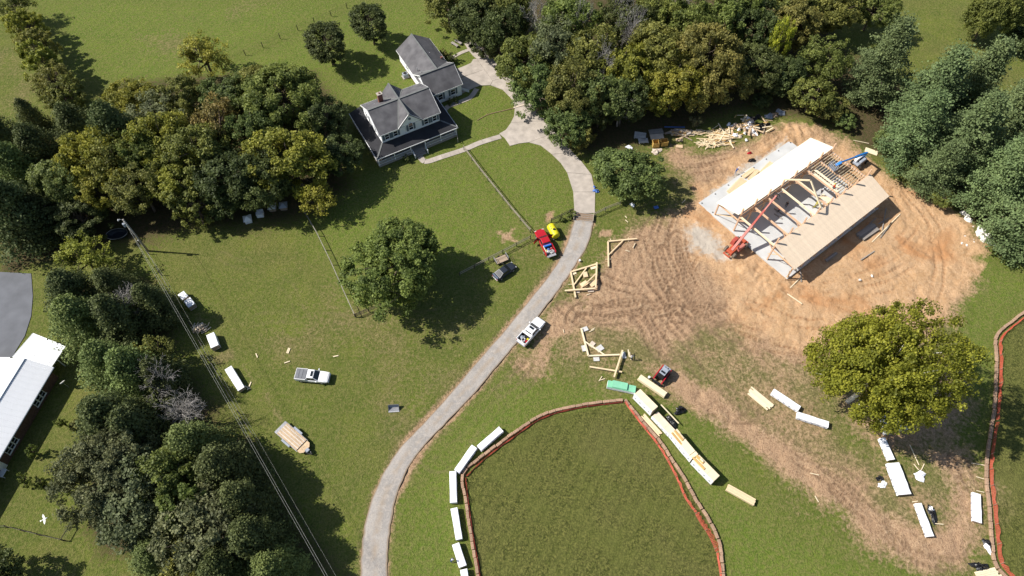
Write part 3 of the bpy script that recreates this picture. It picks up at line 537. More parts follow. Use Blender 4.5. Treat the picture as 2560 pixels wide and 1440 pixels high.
for a in [
 (712,250,8.6,8,'round','mid','large rounded green tree at the right end of the grove, nearest the house chimney',g1), (575,240,5.8,7,'round','green','mid green tree in the grove just below the yellow tree on the fence',g1),
 (640,215,5,6.5,'round','olive','olive tree on the far edge of the grove, right of the yellow fence tree',g1), (322,258,5,5.5,'round','yel','yellow-green tree at the far left corner of the grove, below the hedgerow shadow',g1),
 (392,290,5.8,6,'loose','greyg','pale grey-green tree near the far edge of the grove',g1), (470,250,4.6,6,'round','olive','olive tree behind the pale grey-green grove tree',g1),
 (732,400,7,8,'round','yel','yellow-green tree in the grove directly left of the house porch',g1,3), (640,315,5.2,8,'round','green','green tree in the middle of the grove below the large rounded one',g1),
 (548,312,5.2,8,'loose','rust','rust brown tree in the middle of the grove',g1), (420,352,6.2,8,'round','yel','brightest yellow tree in the middle of the grove',g1,3), (505,385,6,8,'round','olive','olive tree right of the brightest yellow grove tree',g1),
 (440,432,6,7,'round','yel','yellow-olive tree in the grove above the utility pole',g1,5), (226,395,6,8,'round','yel','yellow-olive tree in the left half of the grove',g1), (105,385,4.6,6,'cedar','cedar','dark cedar at the left of the grove, below the leaning cedar',g1),
 (200,335,4.6,6,'cedar','cedar','dark cedar on the upper left edge of the grove',g1), (48,432,5,6,'cedar','green','green cedar close to the left photo edge at the grove',g1), (35,530,6,7,'cedar','cedar','wide dark cedar at the left photo edge above the asphalt pad',g1),
 (150,455,5,7,'round','green','green tree at the left of the grove beside the dark cedars',g1), (255,465,5.2,7,'round','yel','yellow-olive tree in the grove left of the utility pole top',g1,5), (345,470,5.2,7,'loose','brown','brownish thin tree in the grove right above the utility pole top',g1),
 (570,450,6,7,'round','dark','dark shaded tree at the lower middle of the grove',g1), (480,505,4.2,5,'round','olive','low olive tree on the lower edge of the grove, left of the white cupolas',g1), (650,440,6,7,'round','dark','dark shaded tree above the two brown cupolas',g1),
 (795,500,3.4,4,'loose','yel','small yellow-olive tree at the top end of the board fence',g1), (508,140,5.2,6,'loose','yel','loose yellow tree standing on the far wire fence',g1,0), (800,300,5,6,'round','dark','dark tree beside the left corner of the porch roof',g1),
 (840,390,4.5,4.5,'round','dark','dark tree in the shade left of the porch steps',g1), (560,505,3.6,4,'round','dark','small dark tree just above the white louvred cupola',g1), (300,345,5,7,'cedar','cedar','dark cedar wedged between yellow trees at the left of the grove',g1),
 (95,545,5,5,'round','dark','low dark tree at the lower left of the grove',g1), (200,545,4.4,4.5,'round','dark','low dark tree left of the dark tub in the grove shade',g1), (360,390,5,7.5,'round','mid','green tree behind the yellow-olive one in the grove',g1), (285,420,5,8,'loose','olive','thin olive tree between two yellow-olive trees of the grove',g1), (20,360,4.4,6,'cedar','cedar','dark cedar at the left photo edge below the open field strip',g1),
 (35,15,4.2,5,'loose','olive','olive tree at the top of the hedgerow, cut by the photo edge',g5), (62,62,3.8,5,'round','yel','second hedgerow tree from the top, yellow-green',g5), (88,112,3.8,5,'round','olive','third hedgerow tree from the top, olive',g5), (110,160,4.0,5.5,'round','yel','fourth hedgerow tree from the top, yellow-green',g5), (135,205,4.2,5.5,'loose','brown','brownish fifth hedgerow tree from the top',g5), (160,245,3.8,4.5,'round','olive','olive tree at the lower end of the hedgerow',g5), (120,235,2.6,2.5,'round','olive','low bush on the left side of the hedgerow end',g5),
 (818,108,5.0,5.8,'oval','dark','dark oval tree on the lawn left of the north roof wing',None,0), (925,58,4.6,5.6,'oval','dark','dark oval tree on the lawn nearest the top of the north roof wing',None,0),
 (1000,655,10.2,6.8,'maple','mid','big spreading green tree inside the fenced front yard',None,0), (1562,430,6.9,5.4,'round','green','single green tree right of the concrete driveway end',None,3), (2206,925,9.3,12.2,'sycamore','syc','huge yellow-green sycamore with pale limbs by the wrapped lumber',None,0),
 # woods behind the site
 (1120,10,5,6,'round','olive','olive tree at the upper left tip of the woods',g2), (1190,40,5.6,7,'round','dark','dark tree at the top left of the woods beyond the picnic table',g2), (1250,75,5.6,7,'round','dark','dark green tree of the woods nearest the driveway top end',g2), (1205,105,3.6,3.5,'round','dark','low dark bush beside the top end of the concrete driveway',g2),
 (1275,20,6,8,'round','olive','olive tree at the top edge left of the pale bare trees',g2), (1320,150,6.4,7,'round','mid','green tree of the woods overhanging the driveway by the garage',g2), (1345,225,5.2,6,'round','green','green tree of the woods right of the garage lawn',g2), (1390,120,6,9,'loose','greyg','pale grey-green tree in the left part of the woods',g2),
 (1420,60,6.4,9,'round','mid','broad green tree at the top between two bare trees of the woods',g2), (1470,150,6,9,'round','olive','olive tree in the middle left of the woods',g2), (1430,225,6,8,'round','brown','brownish green tree in the woods above the driveway bend',g2), (1505,230,6,8,'round','green','green tree in the woods left of the low bare tree',g2),
 (1420,310,4.6,5,'round','green','green tree at the driveway bend edge of the woods',g2), (1448,338,3.2,3.0,'round','olive','low olive bush behind the single green driveway tree',g2), (1570,60,6,9,'round','dark','dark tree at the top of the woods beneath bare crowns',g2), (1560,170,6,9,'round','yel','yellow-green tree in the middle of the woods',g2,5),
 (1640,40,5.6,9,'round','olive','olive tree at the top of the woods right of the grey trunk',g2), (1640,130,6.8,9,'round','olive','broad olive tree in the centre of the woods',g2,3), (1720,70,6.4,9,'round','mid','green tree at the top centre of the woods',g2), (1770,150,7.6,9,'round','brown','large golden-brown tree in the right half of the woods',g2,4), (1830,40,6,9,'round','mid','green tree at the top of the woods above the golden-brown one',g2),
 (1690,200,6,8,'round','yel','yellow-green tree directly below the broad olive one in the woods',g2,5), (1640,222,5.2,6,'round','yel','yellow-green tree of the woods above the rubbish heap',g2), (1740,222,5.2,5.8,'round','olive','olive tree of the woods behind the lumber offcut heap',g2), (1815,200,5.2,5.8,'loose','brown','brownish tree of the woods behind the plastic rubbish heap',g2), (1560,245,5,7,'round','dark','dark tree behind the low bare tree at the woods edge',g2), (1500,272,4.2,5,'round','dark','dark tree above the single green driveway tree',g2),
 (1895,60,6,8,'round','dark','dark tree left of the lime-yellow narrow tree',g2), (1948,105,2.6,8.5,'loose','lime','narrow lime-yellow tree standing out at the right of the woods',g2), (1900,165,5.6,6,'round','dark','dark shaded tree at the right end of the woods',g2), (1985,60,5.2,7,'round','brown','brownish tree right of the lime-yellow narrow tree',g2), (1990,10,5.6,7,'round','olive','olive tree at the top edge right of the woods',g2), (2075,25,5.6,7,'round','olive','olive tree at the top edge above the shaded clearing',g2), (2190,15,5.4,6.5,'round','mid','green tree at the top edge left of the shaded lawn',g2),
 (2062,150,5.2,7,'loose','mid','green tree left of the leftmost pine',g2), (2035,235,4.2,5,'round','olive','olive tree below the green one left of the pines',g2), (2075,265,3.4,3.4,'round','brown','brownish bush at the foot of the leftmost pine',g2), (1965,190,4.4,5,'round','dark','dark tree between the lime-yellow tree and the pines',g2), (2110,300,2.4,2,'round','green','low blue-green bush on the site edge above the boom lift',g2),
 (1905,252,2.2,1.8,'round','dark','low dark bush beside the plastic rubbish heap',g2), (1742,305,1.5,1.2,'shrub','greyg','pale bush behind the lumber offcut heap',g2),
 (2485,25,6.6,8,'round','mid','broad leafy tree at the top right beside the far pole',None,4), (2570,90,4.5,4,'round','dark','dark tree at the top right corner of the photo',None),
 # pines
 (2205,160,6.4,9,'pine','pine','leftmost tall pine above the boom lift',g3), (2335,235,7,9,'pine','pine','tall pine second from the left along the site edge',g3), (2440,215,6,9,'pine','pine','tall pine nearest the open lawn at the upper right',g3), (2290,330,6,8,'pine','pine','pine right behind the boom lift, lower left of the group',g3), (2415,350,7,9,'pine','pine','pine in the middle of the right hand group',g3), (2520,300,7,9,'pine','pine','pine at the right photo edge, upper of three',g3), (2540,430,7,9,'pine','pine','pine at the right photo edge, middle of three',g3), (2508,452,5.8,8,'pine','pine','pine right above the white rocks',g3), (2585,555,6,8,'pine','pine','pine at the right photo edge, lowest of three',g3), (2348,425,4.6,6,'pine','pine','small pine at the lower edge of the pine group',g3),
 (2290,430,2.8,2.4,'round','green','green bush on the site edge below the small pine',g3), (2225,350,3.0,2.8,'round','green','green bush on the site edge right of the boom lift',g3), (2362,492,2.6,2.2,'round','mid','green bush just above the upper white rocks',g3), (2535,598,2.8,2.4,'round','mid','green bush right of the large white rocks',g3),
 # lower left
 (208,645,4.6,5,'loose','yel','yellow-olive thin tree below the grove left of the power line',g4), (185,735,4.6,5,'cedar','cedar','dark cedar nearest the asphalt pad',g4), (285,725,3.8,4.5,'cedar','cedar','dark cedar beside the small bare tree under the power line',g4), (205,805,4.8,5.5,'cedar','green','large green cedar touching the white carport roof',g4), (295,800,4.8,5.5,'cedar','cedar','large dark cedar right of the one touching the carport',g4), (380,760,3.6,4.5,'cedar','cedar','dark cedar left of the two short white stacks',g4),
 (270,910,4.4,5,'cedar','green','pale green cedar beside the long house yard',g4), (335,935,4.6,5.5,'cedar','green','green cedar right of the pale one by the long house yard',g4), (385,890,3.6,4.5,'loose','olive','olive thin tree above the big bare tree',g4), (400,945,3.8,4.5,'cedar','cedar','dark cedar hidden behind the big bare tree',g4),
 (285,1055,5,6,'cedar','cedar','dark cedar at the top of the lower tree clump',g4), (350,1080,4.8,6,'cedar','cedar','second dark cedar at the top of the lower tree clump',g4), (275,1190,6.8,7,'round','greyg','large grey-green tree beside the saplings of the long house yard',g4,4), (335,1250,6,6.5,'round','greyg','grey-green tree below the large one in the lower clump',g4,3), (300,1130,5,7,'round','greyg','grey-green tree between cedars in the lower clump',g4), (490,1120,4.8,5.5,'cedar','green','green cedar right below the big bare tree',g4), (430,1200,5,6.5,'round','mid','light green tree in the middle of the lower clump',g4), (560,1180,4.6,5.5,'cedar','cedar','dark cedar at the right of the lower clump near the wires',g4), (455,1280,4.4,6,'round','mid','green tree above the lowest blue-green one',g4),
 (520,1310,6,7,'round','greyg','blue-green tree at the bottom of the lower clump',g4,2), (385,1390,3.4,3.4,'cedar','green','small cedar at the bottom of the lower clump beside bare soil',g4), (480,1400,3.8,3.6,'round','olive','low olive tree at the bottom edge left of the last cedar',g4), (690,1422,4.0,4.4,'cedar','green','green cedar at the bottom edge under the wires',g4), (610,1260,4.4,5.5,'cedar','cedar','dark cedar closest to the wires in the lower clump',g4), (640,1350,4.2,5.5,'cedar','cedar','dark cedar under the wires above the bottom green cedar',g4), (560,1420,4.2,4.6,'cedar','dark','dark cedar at the bottom edge left of the wires',g4),
 (-45,1450,5,5,'round','dark','dark tree cut by the lower left photo corner',None),
]: tree(*a[:8], pi=a[8] if len(a) > 8 else None)
tree(75, 290, 2.7, 3.6, 'cedar', 'cedar', 'small dark cedar alone on the open strip at the left', None, 2)
for a in [(1345,45,3.6,9.5,'tall pale bare tree left of the broad green one in the woods',g2,None), (1565,20,4.2,10.5,'bare grey tree at the top centre of the woods',g2,None), (1505,180,4,9.5,'bare tree with a wide crown in the middle left of the woods',g2,None), (1552,262,4.0,6,'low bare tree at the woods edge left of the rubbish',g2,None), (1590,92,3.6,10,'thin bare tree in the centre of the woods',g2,None), (1880,14,3.6,9,'bare tree at the top right of the woods',g2,None),
          (308,755,4.2,6,'small bare tree among dark cedars left of the power line',g4,None), (445,1020,4.8,5.4,'big bare grey tree beside the power line, lower of two',g4,1), (412,958,4.2,6.4,'bare grey tree just above the big one beside the power line',g4,0), (1700,20,3.4,10,'bare tree at the top edge right of centre in the woods',g2,None), (1455,60,3.2,10,'bare tree in the woods between two broad green ones',g2,None)]:
    tree(a[0], a[1], a[2], a[3], 'bare', 'olive', a[4], a[5], a[6])
for px, py, r, l in [(80,1130,1.0,'thin leafy sapling in the long house yard, uppermost of five'), (62,1202,1.0,'dark sapling in the shade edge of the long house yard'), (102,1212,1.1,'low green sapling on the sunny side of the house shade'), (165,1222,1.0,'green sapling beside the large grey-green tree'), (155,1058,.7,'tiny yellow-green sapling at the top of the long house yard')]:
    tree(px, py, r, 1.3, 'shrub', 'mid', l, 'saplings in the long house yard', name='sapling')
for px, py, r, h, c, l in [(1128,148,1.4,1.0,'dark','dark shrub at the garage corner by the small round lawn'), (1112,135,1.1,.9,'olive','olive shrub against the north wing wall'), (1125,255,.8,.6,'dark','low dark shrub in front of the garage windows'), (1140,250,.7,.6,'dark','low dark shrub below the garage wall vent'), (1018,398,.9,.7,'dark','dark shrub left of the porch steps'), (1425,537,1.1,.6,'mid','green weeds growing at the left gate post'), (1405,548,.8,.5,'mid','green weeds along the rail fence left of the gate'), (190,1060,1.3,.8,'brown','brown bush at the lower end of the cedars by the yard')]:
    tree(px, py, r, h, 'shrub', c, l, cat='shrub', zs=h/1.3)
# ------------------------------------------------------------------ white farmhouse with wrap-around porch, garage and north wing
HO = Vector((-26.15, 95.96, 0)); HA = R(29.2)
house = thing('farmhouse', 'white two storey farmhouse with dark shingle roofs, wrap-around porch and attached garage', 'house', HO, HA)
HI = (Matrix.Translation(HO) @ Matrix.Rotation(HA, 4, 'Z')).inverted()
def HL(px, py, z): return HI @ G(px, py, z)
def siding(name, x0, x1, y0, y1, z0, z1, parent, gables=()):
    mb = MB(); st = .2; z = z0                       # lapped courses as real steps
    k = 0
    while z < z1-1e-3:
        e = .02*(1 if k % 2 else 0); zz = min(z+st, z1)
        mb.box(((x0+x1)/2, (y0+y1)/2, (z+zz)/2), (x1-x0+2*e, y1-y0+2*e, zz-z)); z = zz; k += 1
    return mb.build(name, 'siding', parent)
wl = siding('wall', .35, 13.05, .2, 9.5, .1, 5.75, house)
def gable_wall(pts3, t, parent): return MB().slabq(pts3, t).build('gable_wall', 'siding', parent)
def roof_slab(q, parent, m='shingle', t=.16, name='roof'):
    """sloping roof plate with shingle courses stepped along its fall: q = eave a, eave b, ridge b, ridge a"""
    a, b, c, d = [Vector(p) for p in q]; o = MB().slabq([a, b, c, d], t).build(name, m, parent)
    fm = MB(); fm.beam(a-Vector((0, 0, .10)), b-Vector((0, 0, .10)), .05, .2); fm.build('fascia', 'white_paint', o)
    return o
def ridge_cap(a, b, parent): return MB().beam(a, b, .32, .07).build('ridge_cap', 'ridge_grey', parent)
ez, rz_ = 5.75, 8.45
roof_slab([(0, 0, ez), (13.4, 0, ez), (13.4, 4.925, rz_), (0, 4.925, rz_)], house)
roof_slab([(13.4, 9.85, ez), (0, 9.85, ez), (0, 4.925, rz_), (13.4, 4.925, rz_)], house)
cx = 6.7
roof_slab([(cx+2.65, -.12, ez), (cx+2.65, 9.97, ez), (cx, 9.97, rz_+.03), (cx, -.12, rz_+.03)], house)
roof_slab([(cx-2.65, 9.97, ez), (cx-2.65, -.12, ez), (cx, -.12, rz_+.03), (cx, 9.97, rz_+.03)], house)
ridge_cap((0, 4.925, rz_+.03), (13.4, 4.925, rz_+.03), house); ridge_cap((cx, -.12, rz_+.06), (cx, 9.97, rz_+.06), house)
for sx in (-1, 1):
    for sy in (0, 1):
        ridge_cap((cx, 4.925, rz_+.03), (cx+sx*2.55, .1 if sy == 0 else 9.75, ez+.12), house)
gable_wall([(.36, .35, 5.6), (.36, 4.925, 8.25), (.36, 9.5, 5.6)], .15, house); gable_wall([(13.04, 9.5, 5.6), (13.04, 4.925, 8.25), (13.04, .35, 5.6)], .15, house)
gable_wall([(cx-2.5, .05, 5.6), (cx+2.5, .05, 5.6), (cx, .05, 8.25)], .2, house); gable_wall([(cx+2.5, 9.55, 5.65), (cx-2.5, 9.55, 5.65), (cx, 9.55, 8.25)], .2, house)
for s in (-1, 1): MB().beam((cx+s*2.6, -.02, ez-.02), (cx, -.02, rz_-.08), .1, .22).build('rake_trim', 'white_paint', house)
for x_ in (.0, 13.4):
    for y_ in (0, 9.85): MB().beam((x_, y_, ez-.08), (x_, 4.925, rz_-.1), .06, .22).build('rake_trim', 'white_paint', house)
def window(x, y, z, w, h, parent, nx=0, ny=-1, shut=True, arch=False):
    """window on a wall whose outward normal is (nx,ny)"""
    o = bpy.data.objects.new('window', None); C.objects.link(o); o.parent = parent; o.location = (x, y, z); o.rotation_euler = (0, 0, math.atan2(nx, -ny))
    fr = MB(); t = .09
    fr.box((-w/2, -.04, 0), (t, .1, h)).box((w/2, -.04, 0), (t, .1, h)).box((0, -.04, -h/2), (w+t, .1, t)).box((0, -.05, 0), (w-t, .08, .06))
    pn = MB()
    if arch:
        n = 10; arc = [(math.cos(math.pi*i/n)*w/2, math.sin(math.pi*i/n)*w/2) for i in range(n+1)]
        fr.tube([(a, -.05, h/2+b) for a, b in arc], .055, 4); pn.slabq([(-w/2, -.03, -h/2), (w/2, -.03, -h/2)]+[(a, -.03, h/2+b) for a, b in arc], .03)
    else:
        fr.box((0, -.04, h/2), (w+t, .1, t)); pn.box((0, -.03, 0), (w-.04, .03, h-.04))
    fr.build('frame', 'white_paint', o); pn.build('pane', 'glass', o); MB().box((0, -.1, -h/2-.06), (w+.25, .16, .06)).build('sill', 'white_paint', o)
    if shut:
        for s in (-1, 1):
            sh = MB(); sh.box((s*(w/2+.27), -.05, 0), (.4, .06, h+.1))
            for k in range(7): sh.box((s*(w/2+.27), -.085, -h/2+.1+k*(h-.2)/6), (.3, .02, .1))
            sh.build('shutter', 'shutter', o)
    return o
for x in (1.5, 3.35, 10.1, 12.0): window(x, .17, 4.72, .9, 1.35, house)
window(cx, .0, 5.0, .95, 1.4, house, arch=True); MB().tube([(cx, -.04, 7.2), (cx, .1, 7.2)], .3, 8).build('gable_vent', 'shutter', house)
for x in (2.2, 4.3, 9.6, 11.6): window(x, .17, 1.75, .95, 1.6, house)
for y in (2.5, 7): window(.33, y, 4.8, .9, 1.3, house, -1, 0); 
for y in (2.0, 5.0): window(13.07, y, 4.8, .9, 1.3, house, 1, 0)
dr = MB().box((6.7, .15, 1.55), (1.0, .1, 2.1)).build('front_door', 'shutter', house); MB().box((7.05, .07, 1.5), (.06, .08, .12)).build('handle', 'chrome', dr)
ch = MB().box((0, 0, 0), (.95, .75, 2.6)).build('chimney', 'brick_red', house); p = HL(950, 244, 8.2); ch.location = (p.x, p.y, 7.9)
MB().box((0, 0, 1.34), (1.1, .9, .1)).build('cap', 'concrete', ch); MB().cyl((0, 0, 1.38), (0, 0, 1.6), .16, 8).build('flue', 'brick_red', ch)
for px, py, z in ((915.6, 262, 6.6), (936, 261, 6.9), (1054, 217, 7.4)):
    p = HL(px, py, z); MB().cyl((p.x, p.y, z-.6), (p.x, p.y, z+.25), .07, 6).build('vent_pipe', 'galv', house)
# porch
pz0, pz1 = 2.7, 3.45
porch = bpy.data.objects.new('porch', None); C.objects.link(porch); porch.parent = house
def pr(q): MB().slabq(q, .12).build('porch_roof', 'shingle_dark', porch)
pr([(-2.2, -2.6, pz0), (15.75, -2.6, pz0), (13.07, .19, pz1), (.33, .19, pz1)])
pr([(-2.2, 12.0, pz0), (-2.2, -2.6, pz0), (.33, .33, pz1), (.33, 12.0, pz1)])
pr([(15.75, -2.6, pz0), (15.75, 7.7, pz0), (13.07, 7.7, pz1), (13.07, .33, pz1)])
MB().beam((-2.15, -2.55, pz0+.05), (.33, .33, pz1+.05), .3, .06).build('hip_cap', 'ridge_grey', porch); MB().beam((15.7, -2.55, pz0+.05), (13.07, .33, pz1+.05), .3, .06).build('hip_cap', 'ridge_grey', porch)
gt = MB()
for a, b in (((-2.2, -2.62), (15.75, -2.62)), ((-2.22, -2.6), (-2.22, 12)), ((15.77, -2.6), (15.77, 7.7))): gt.beam((*a, pz0-.1), (*b, pz0-.1), .12, .16)
gt.build('gutter', 'white_paint', porch)
MB().prism([(-2.0, -2.4), (15.55, -2.4), (15.55, 7.6), (13.05, 7.6), (13.05, .19), (.34, .19), (.34, 11.8), (-2.0, 11.8)], .05, .55).build('porch_floor', 'grey_wood', porch)
xs = [-1.9, 1.57, 5.14, 8.36, 11.9, 15.4]
for x in xs:
    MB().box((x, -2.3, 1.58), (.16, .16, 2.06)).box((x, -2.3, .65), (.24, .24, .2)).box((x, -2.3, 2.5), (.24, .24, .14)).build('post', 'white_paint', porch)
for y in (1.2, 4.8, 8.4, 11.6): MB().box((-1.9, y, 1.58), (.16, .16, 2.06)).build('post', 'white_paint', porch)
for y in (1.2, 4.6, 7.5): MB().box((15.4, y, 1.58), (.16, .16, 2.06)).build('post', 'white_paint', porch)
def railing(a, b, parent, z=.55, h=.95, m='white_paint'):
    a = Vector(a); b = Vector(b); d = (b-a); L_ = d.length; mb = MB(); mb.beam(a+Vector((0, 0, z+h)), b+Vector((0, 0, z+h)), .1, .07); mb.beam(a+Vector((0, 0, z+.12)), b+Vector((0, 0, z+.12)), .08, .06)
    n = int(L_/.22)
    for k in range(1, n): p = a+d*k/n; mb.box((p.x, p.y, z+.53), (.06, .06, .8))
    return mb.build('railing', m, parent)
for i in (0, 1, 3, 4): railing((xs[i]+.1, -2.3, 0), (xs[i+1]-.1, -2.3, 0), porch)
for a, b in ((-2.2, 1.1), (1.3, 4.7), (4.9, 8.3), (8.5, 11.5)): railing((-1.9, a, 0), (-1.9, b, 0), porch)
for a, b in ((-2.2, 1.1), (1.3, 4.5), (4.7, 7.4)): railing((15.4, a, 0), (15.4, b, 0), porch)
for k in range(4): MB().box((6.75, -2.55-.3*k, .42-.12*k), (2.4, .3, .1)).build('step', 'grey_wood', porch)
for x in (5.35, 8.2):
    st = MB(); st.beam((x, -2.4, 1.45), (x, -3.7, 1.0), .08, .08).beam((x, -2.4, .6), (x, -3.7, .15), .08, .25).box((x, -3.7, .5), (.14, .14, 1.0))
    for k in range(1, 5): st.beam((x, -2.4-.28*k, .6-.1*k), (x, -2.4-.28*k, 1.42-.1*k), .05, .05)
    st.build('stair_rail', 'white_paint', porch)
# garage and north wing
siding('wall', 14.6, 21.95, 8.1, 15.4, .05, 3.15, house); siding('wall', 14.6, 22.1, 15.4, 24.3, .05, 3.15, house)
MB().box((18.3, 16.2, .12), (7.44, 16.1, .24)).build('foundation', 'brick_red', house)
e2, r2 = 3.15, 5.9
roof_slab([(14.2, 7.8, e2), (22.25, 7.8, e2), (22.25, 11.75, r2), (14.2, 11.75, r2)], house); roof_slab([(22.25, 15.7, e2), (14.2, 15.7, e2), (14.2, 11.75, r2), (22.25, 11.75, r2)], house)
roof_slab([(22.4, 11.75, e2), (22.4, 24.7, e2), (18.3, 24.7, r2+.02), (18.3, 11.75, r2+.02)], house); roof_slab([(14.2, 24.7, e2), (14.2, 11.75, e2), (18.3, 11.75, r2+.02), (18.3, 24.7, r2+.02)], house)
ridge_cap((14.2, 11.75, r2+.04), (22.25, 11.75, r2+.04), house); ridge_cap((18.3, 11.75, r2+.05), (18.3, 24.7, r2+.05), house); ridge_cap((18.3, 11.75, r2+.05), (22.2, 15.6, e2+.1), house); ridge_cap((18.3, 11.75, r2+.05), (14.3, 15.6, e2+.1), house)
gable_wall([(14.61, 8.1, 3.0), (14.61, 11.75, 5.7), (14.61, 15.4, 3.0)], .15, house); gable_wall([(21.94, 15.4, 3.0), (21.94, 11.75, 5.7), (21.94, 8.1, 3.0)], .15, house); gable_wall([(22.1, 24.29, 3.0), (18.3, 24.29, 5.7), (14.6, 24.29, 3.0)], .15, house)
for y_ in (7.8, 15.7): MB().beam((14.2, y_, e2-.08), (14.2, 11.75, r2-.1), .06, .2).build('rake_trim', 'white_paint', house); MB().beam((22.25, y_, e2-.08), (22.25, 11.75, r2-.1), .06, .2).build('rake_trim', 'white_paint', house)
window(16.9, 8.05, 1.75, 1.1, 1.5, house); window(19.9, 8.05, 1.85, 1.1, 1.4, house); window(14.55, 20, 1.8, .9, 1.2, house, -1, 0, False); window(14.55, 13.3, 1.8, .9, 1.2, house, -1, 0, False)
gd = MB().box((22.0, 12.6, 1.2), (.08, 4.6, 2.3))
for k in range(4): gd.box((22.05, 12.6, .35+k*.56), (.04, 4.5, .46))
gd.build('garage_door', 'white_paint', house)
for px, py, z in ((1074, 134, 4.9), (1043, 173, 4.4), (1054, 181, 4.4)): p = HL(px, py, z); MB().cyl((p.x, p.y, z-.5), (p.x, p.y, z+.3), .09, 6).build('vent_pipe', 'galv', house)
p = HL(1104, 143, 4.0); MB().box((p.x, p.y, 3.95), (.5, .4, .35)).build('roof_vent', 'brick_red', house)
# rear deck
dk = bpy.data.objects.new('rear_deck', None); C.objects.link(dk); dk.parent = house
for k in range(22): MB().box((1.2+k*.34, 11.6, .75), (.32, 3.4, .05)).build('deck_board', 'white_paint', dk)
railing((1.1, 13.3, 0), (8.6, 13.3, 0), dk, .78, 1.0); railing((1.1, 9.95, 0), (1.1, 13.3, 0), dk, .78, 1.0); railing((8.6, 9.95, 0), (8.6, 13.3, 0), dk, .78, 1.0)
for x in (1.1, 4.8, 8.6): MB().box((x, 13.3, .95), (.14, .14, 1.9)).build('post', 'white_paint', dk)
p = G(1014, 192); ac = thing('air_conditioner', 'grey outdoor air conditioner beside the white north wing wall', 'air conditioner', (p.x, p.y, 0), HA)
MB().box((0, 0, .05), (1.5, 1.3, .1)).build('pad', 'concrete', ac); MB().box((0, 0, .55), (1.1, 1.0, .9)).build('case', 'paint_grey', ac, .03); MB().cyl((0, 0, 1.0), (0, 0, 1.05), .4, 14).build('fan_grille', 'black', ac)
p = G(1163, 228); wb = thing('folding_screen', 'white folding panel leaning beside the garage corner', 'panel', (p.x, p.y, 0), HA-.9)
MB().beam((-.9, 0, .35), (.9, 0, .35), .06, .7).build('board', 'white_paint', wb); MB().box((-.9, 0, .35), (.09, .09, .74)).box((.9, 0, .35), (.09, .09, .74)).build('end_post', 'white_paint', wb)
for px, py, l in ((1137, 114, 'weathered grey slatted bench behind the north wing, left of two'), (1146, 108, 'weathered grey slatted bench behind the north wing, right of two')):
    p = G(px, py); b = thing('garden_bench', l, 'bench', (p.x, p.y, 0), HA-1.25, 'benches behind the house')
    for k in range(4): MB().box((0, -.24+k*.16, .45), (2.0, .14, .05)).build('slat', 'grey_wood', b)
    for s in (-.8, .8): MB().box((s, 0, .21), (.1, .55, .42)).build('leg', 'grey_wood', b)
# ------------------------------------------------------------------ long low house at the lower left
E0 = G(134, 918, 2.9); E1 = G(0, 1143, 2.9); d = (E1-E0).normalized(); nrm = Vector((d.y, -d.x, 0))
if nrm.x > 0: nrm = -nrm
rp = G(62, 893, 4.6); hw = (rp-E0).dot(nrm); LEN = 34.0
lh = thing('long_house', 'long low brick house with pale ribbed metal roof at the lower left', 'house', (E0.x, E0.y, 0), math.atan2(d.y, d.x))
# local: x along d, y = towards photo right is -nrm ; local +y is left-perp of d
sy = 1 if Vector((-d.y, d.x, 0)).dot(nrm) > 0 else -1
wall = MB().box((LEN/2+.3, sy*hw, 1.35), (LEN-.6, 2*hw-1.0, 2.7)).build('wall', 'brick_dark', lh)
def ribpanel(name):
    mb = MB(); w = .9; rise = 4.6-2.9; mb.slabq([(0, 0, 0), (w-.02, 0, 0), (w-.02, sy*hw, rise), (0, sy*hw, rise)] if sy > 0 else [(w-.02, 0, 0), (0, 0, 0), (0, sy*hw, rise), (w-.02, sy*hw, rise)], .05)
    for k in (.02, .31, .6): mb.beam((k, 0, .02), (k, sy*hw, rise+.02), .05, .05)
    return mb.mesh(name, 'metal_white')
rpm = ribpanel('roof_panel'); npan = int(LEN/.9)
for k in range(npan):
    obj('roof_panel', rpm, lh, (k*.9, 0, 2.9))
    o = obj('roof_panel', rpm, lh, (k*.9+.88, sy*2*hw, 2.9), math.pi)
MB().beam((0, sy*hw, 4.64), (npan*.9, sy*hw, 4.64), .4, .06).build('ridge_cap', 'metal_roof', lh); MB().beam((0, -sy*.05, 2.82), (npan*.9, -sy*.05, 2.82), .14, .16).build('gutter', 'shutter', lh)
MB().slabq([(.3, sy*.5, 2.7), (.3, sy*(2*hw-.5), 2.7), (.3, sy*hw, 4.5)], .1).build('gable_wall', 'siding', lh)
for t in (4.2, 12.2, 20.5):
    for k in range(3):
        w_ = window(t+k*.85, sy*.48, 1.5, .75, 1.3, lh, 0, -sy, False)
dd = MB().box((16.2, sy*.46, 1.05), (1.0, .1, 2.1)).build('door', 'white_paint', lh); MB().box((16.55, sy*.38, 1.0), (.08, .08, .1)).build('handle', 'chrome', dd)
cp = thing('carport', 'white flat metal carport roof joined to the long house', 'carport', (E0.x, E0.y, 0), math.atan2(d.y, d.x))
CI = (Matrix.Translation(Vector((E0.x, E0.y, 0))) @ Matrix.Rotation(math.atan2(d.y, d.x), 4, 'Z')).inverted()
cq = [CI @ G(*q, 2.75) for q in [(82,833),(163,865),(122,925),(30,893)]]
u = (cq[1]-cq[0]); 
for k in range(9):
    a = cq[0].lerp(cq[1], k/9+.002); b = cq[0].lerp(cq[1], (k+1)/9-.002); c_ = cq[3].lerp(cq[2], (k+1)/9-.002); e_ = cq[3].lerp(cq[2], k/9+.002)
    MB().prism([(v.x, v.y) for v in (a, b, c_, e_)], 2.66, 2.72).beam((a.x, a.y, 2.74), (e_.x, e_.y, 2.74), .06, .05).build('roof_panel', 'metal_white', cp)
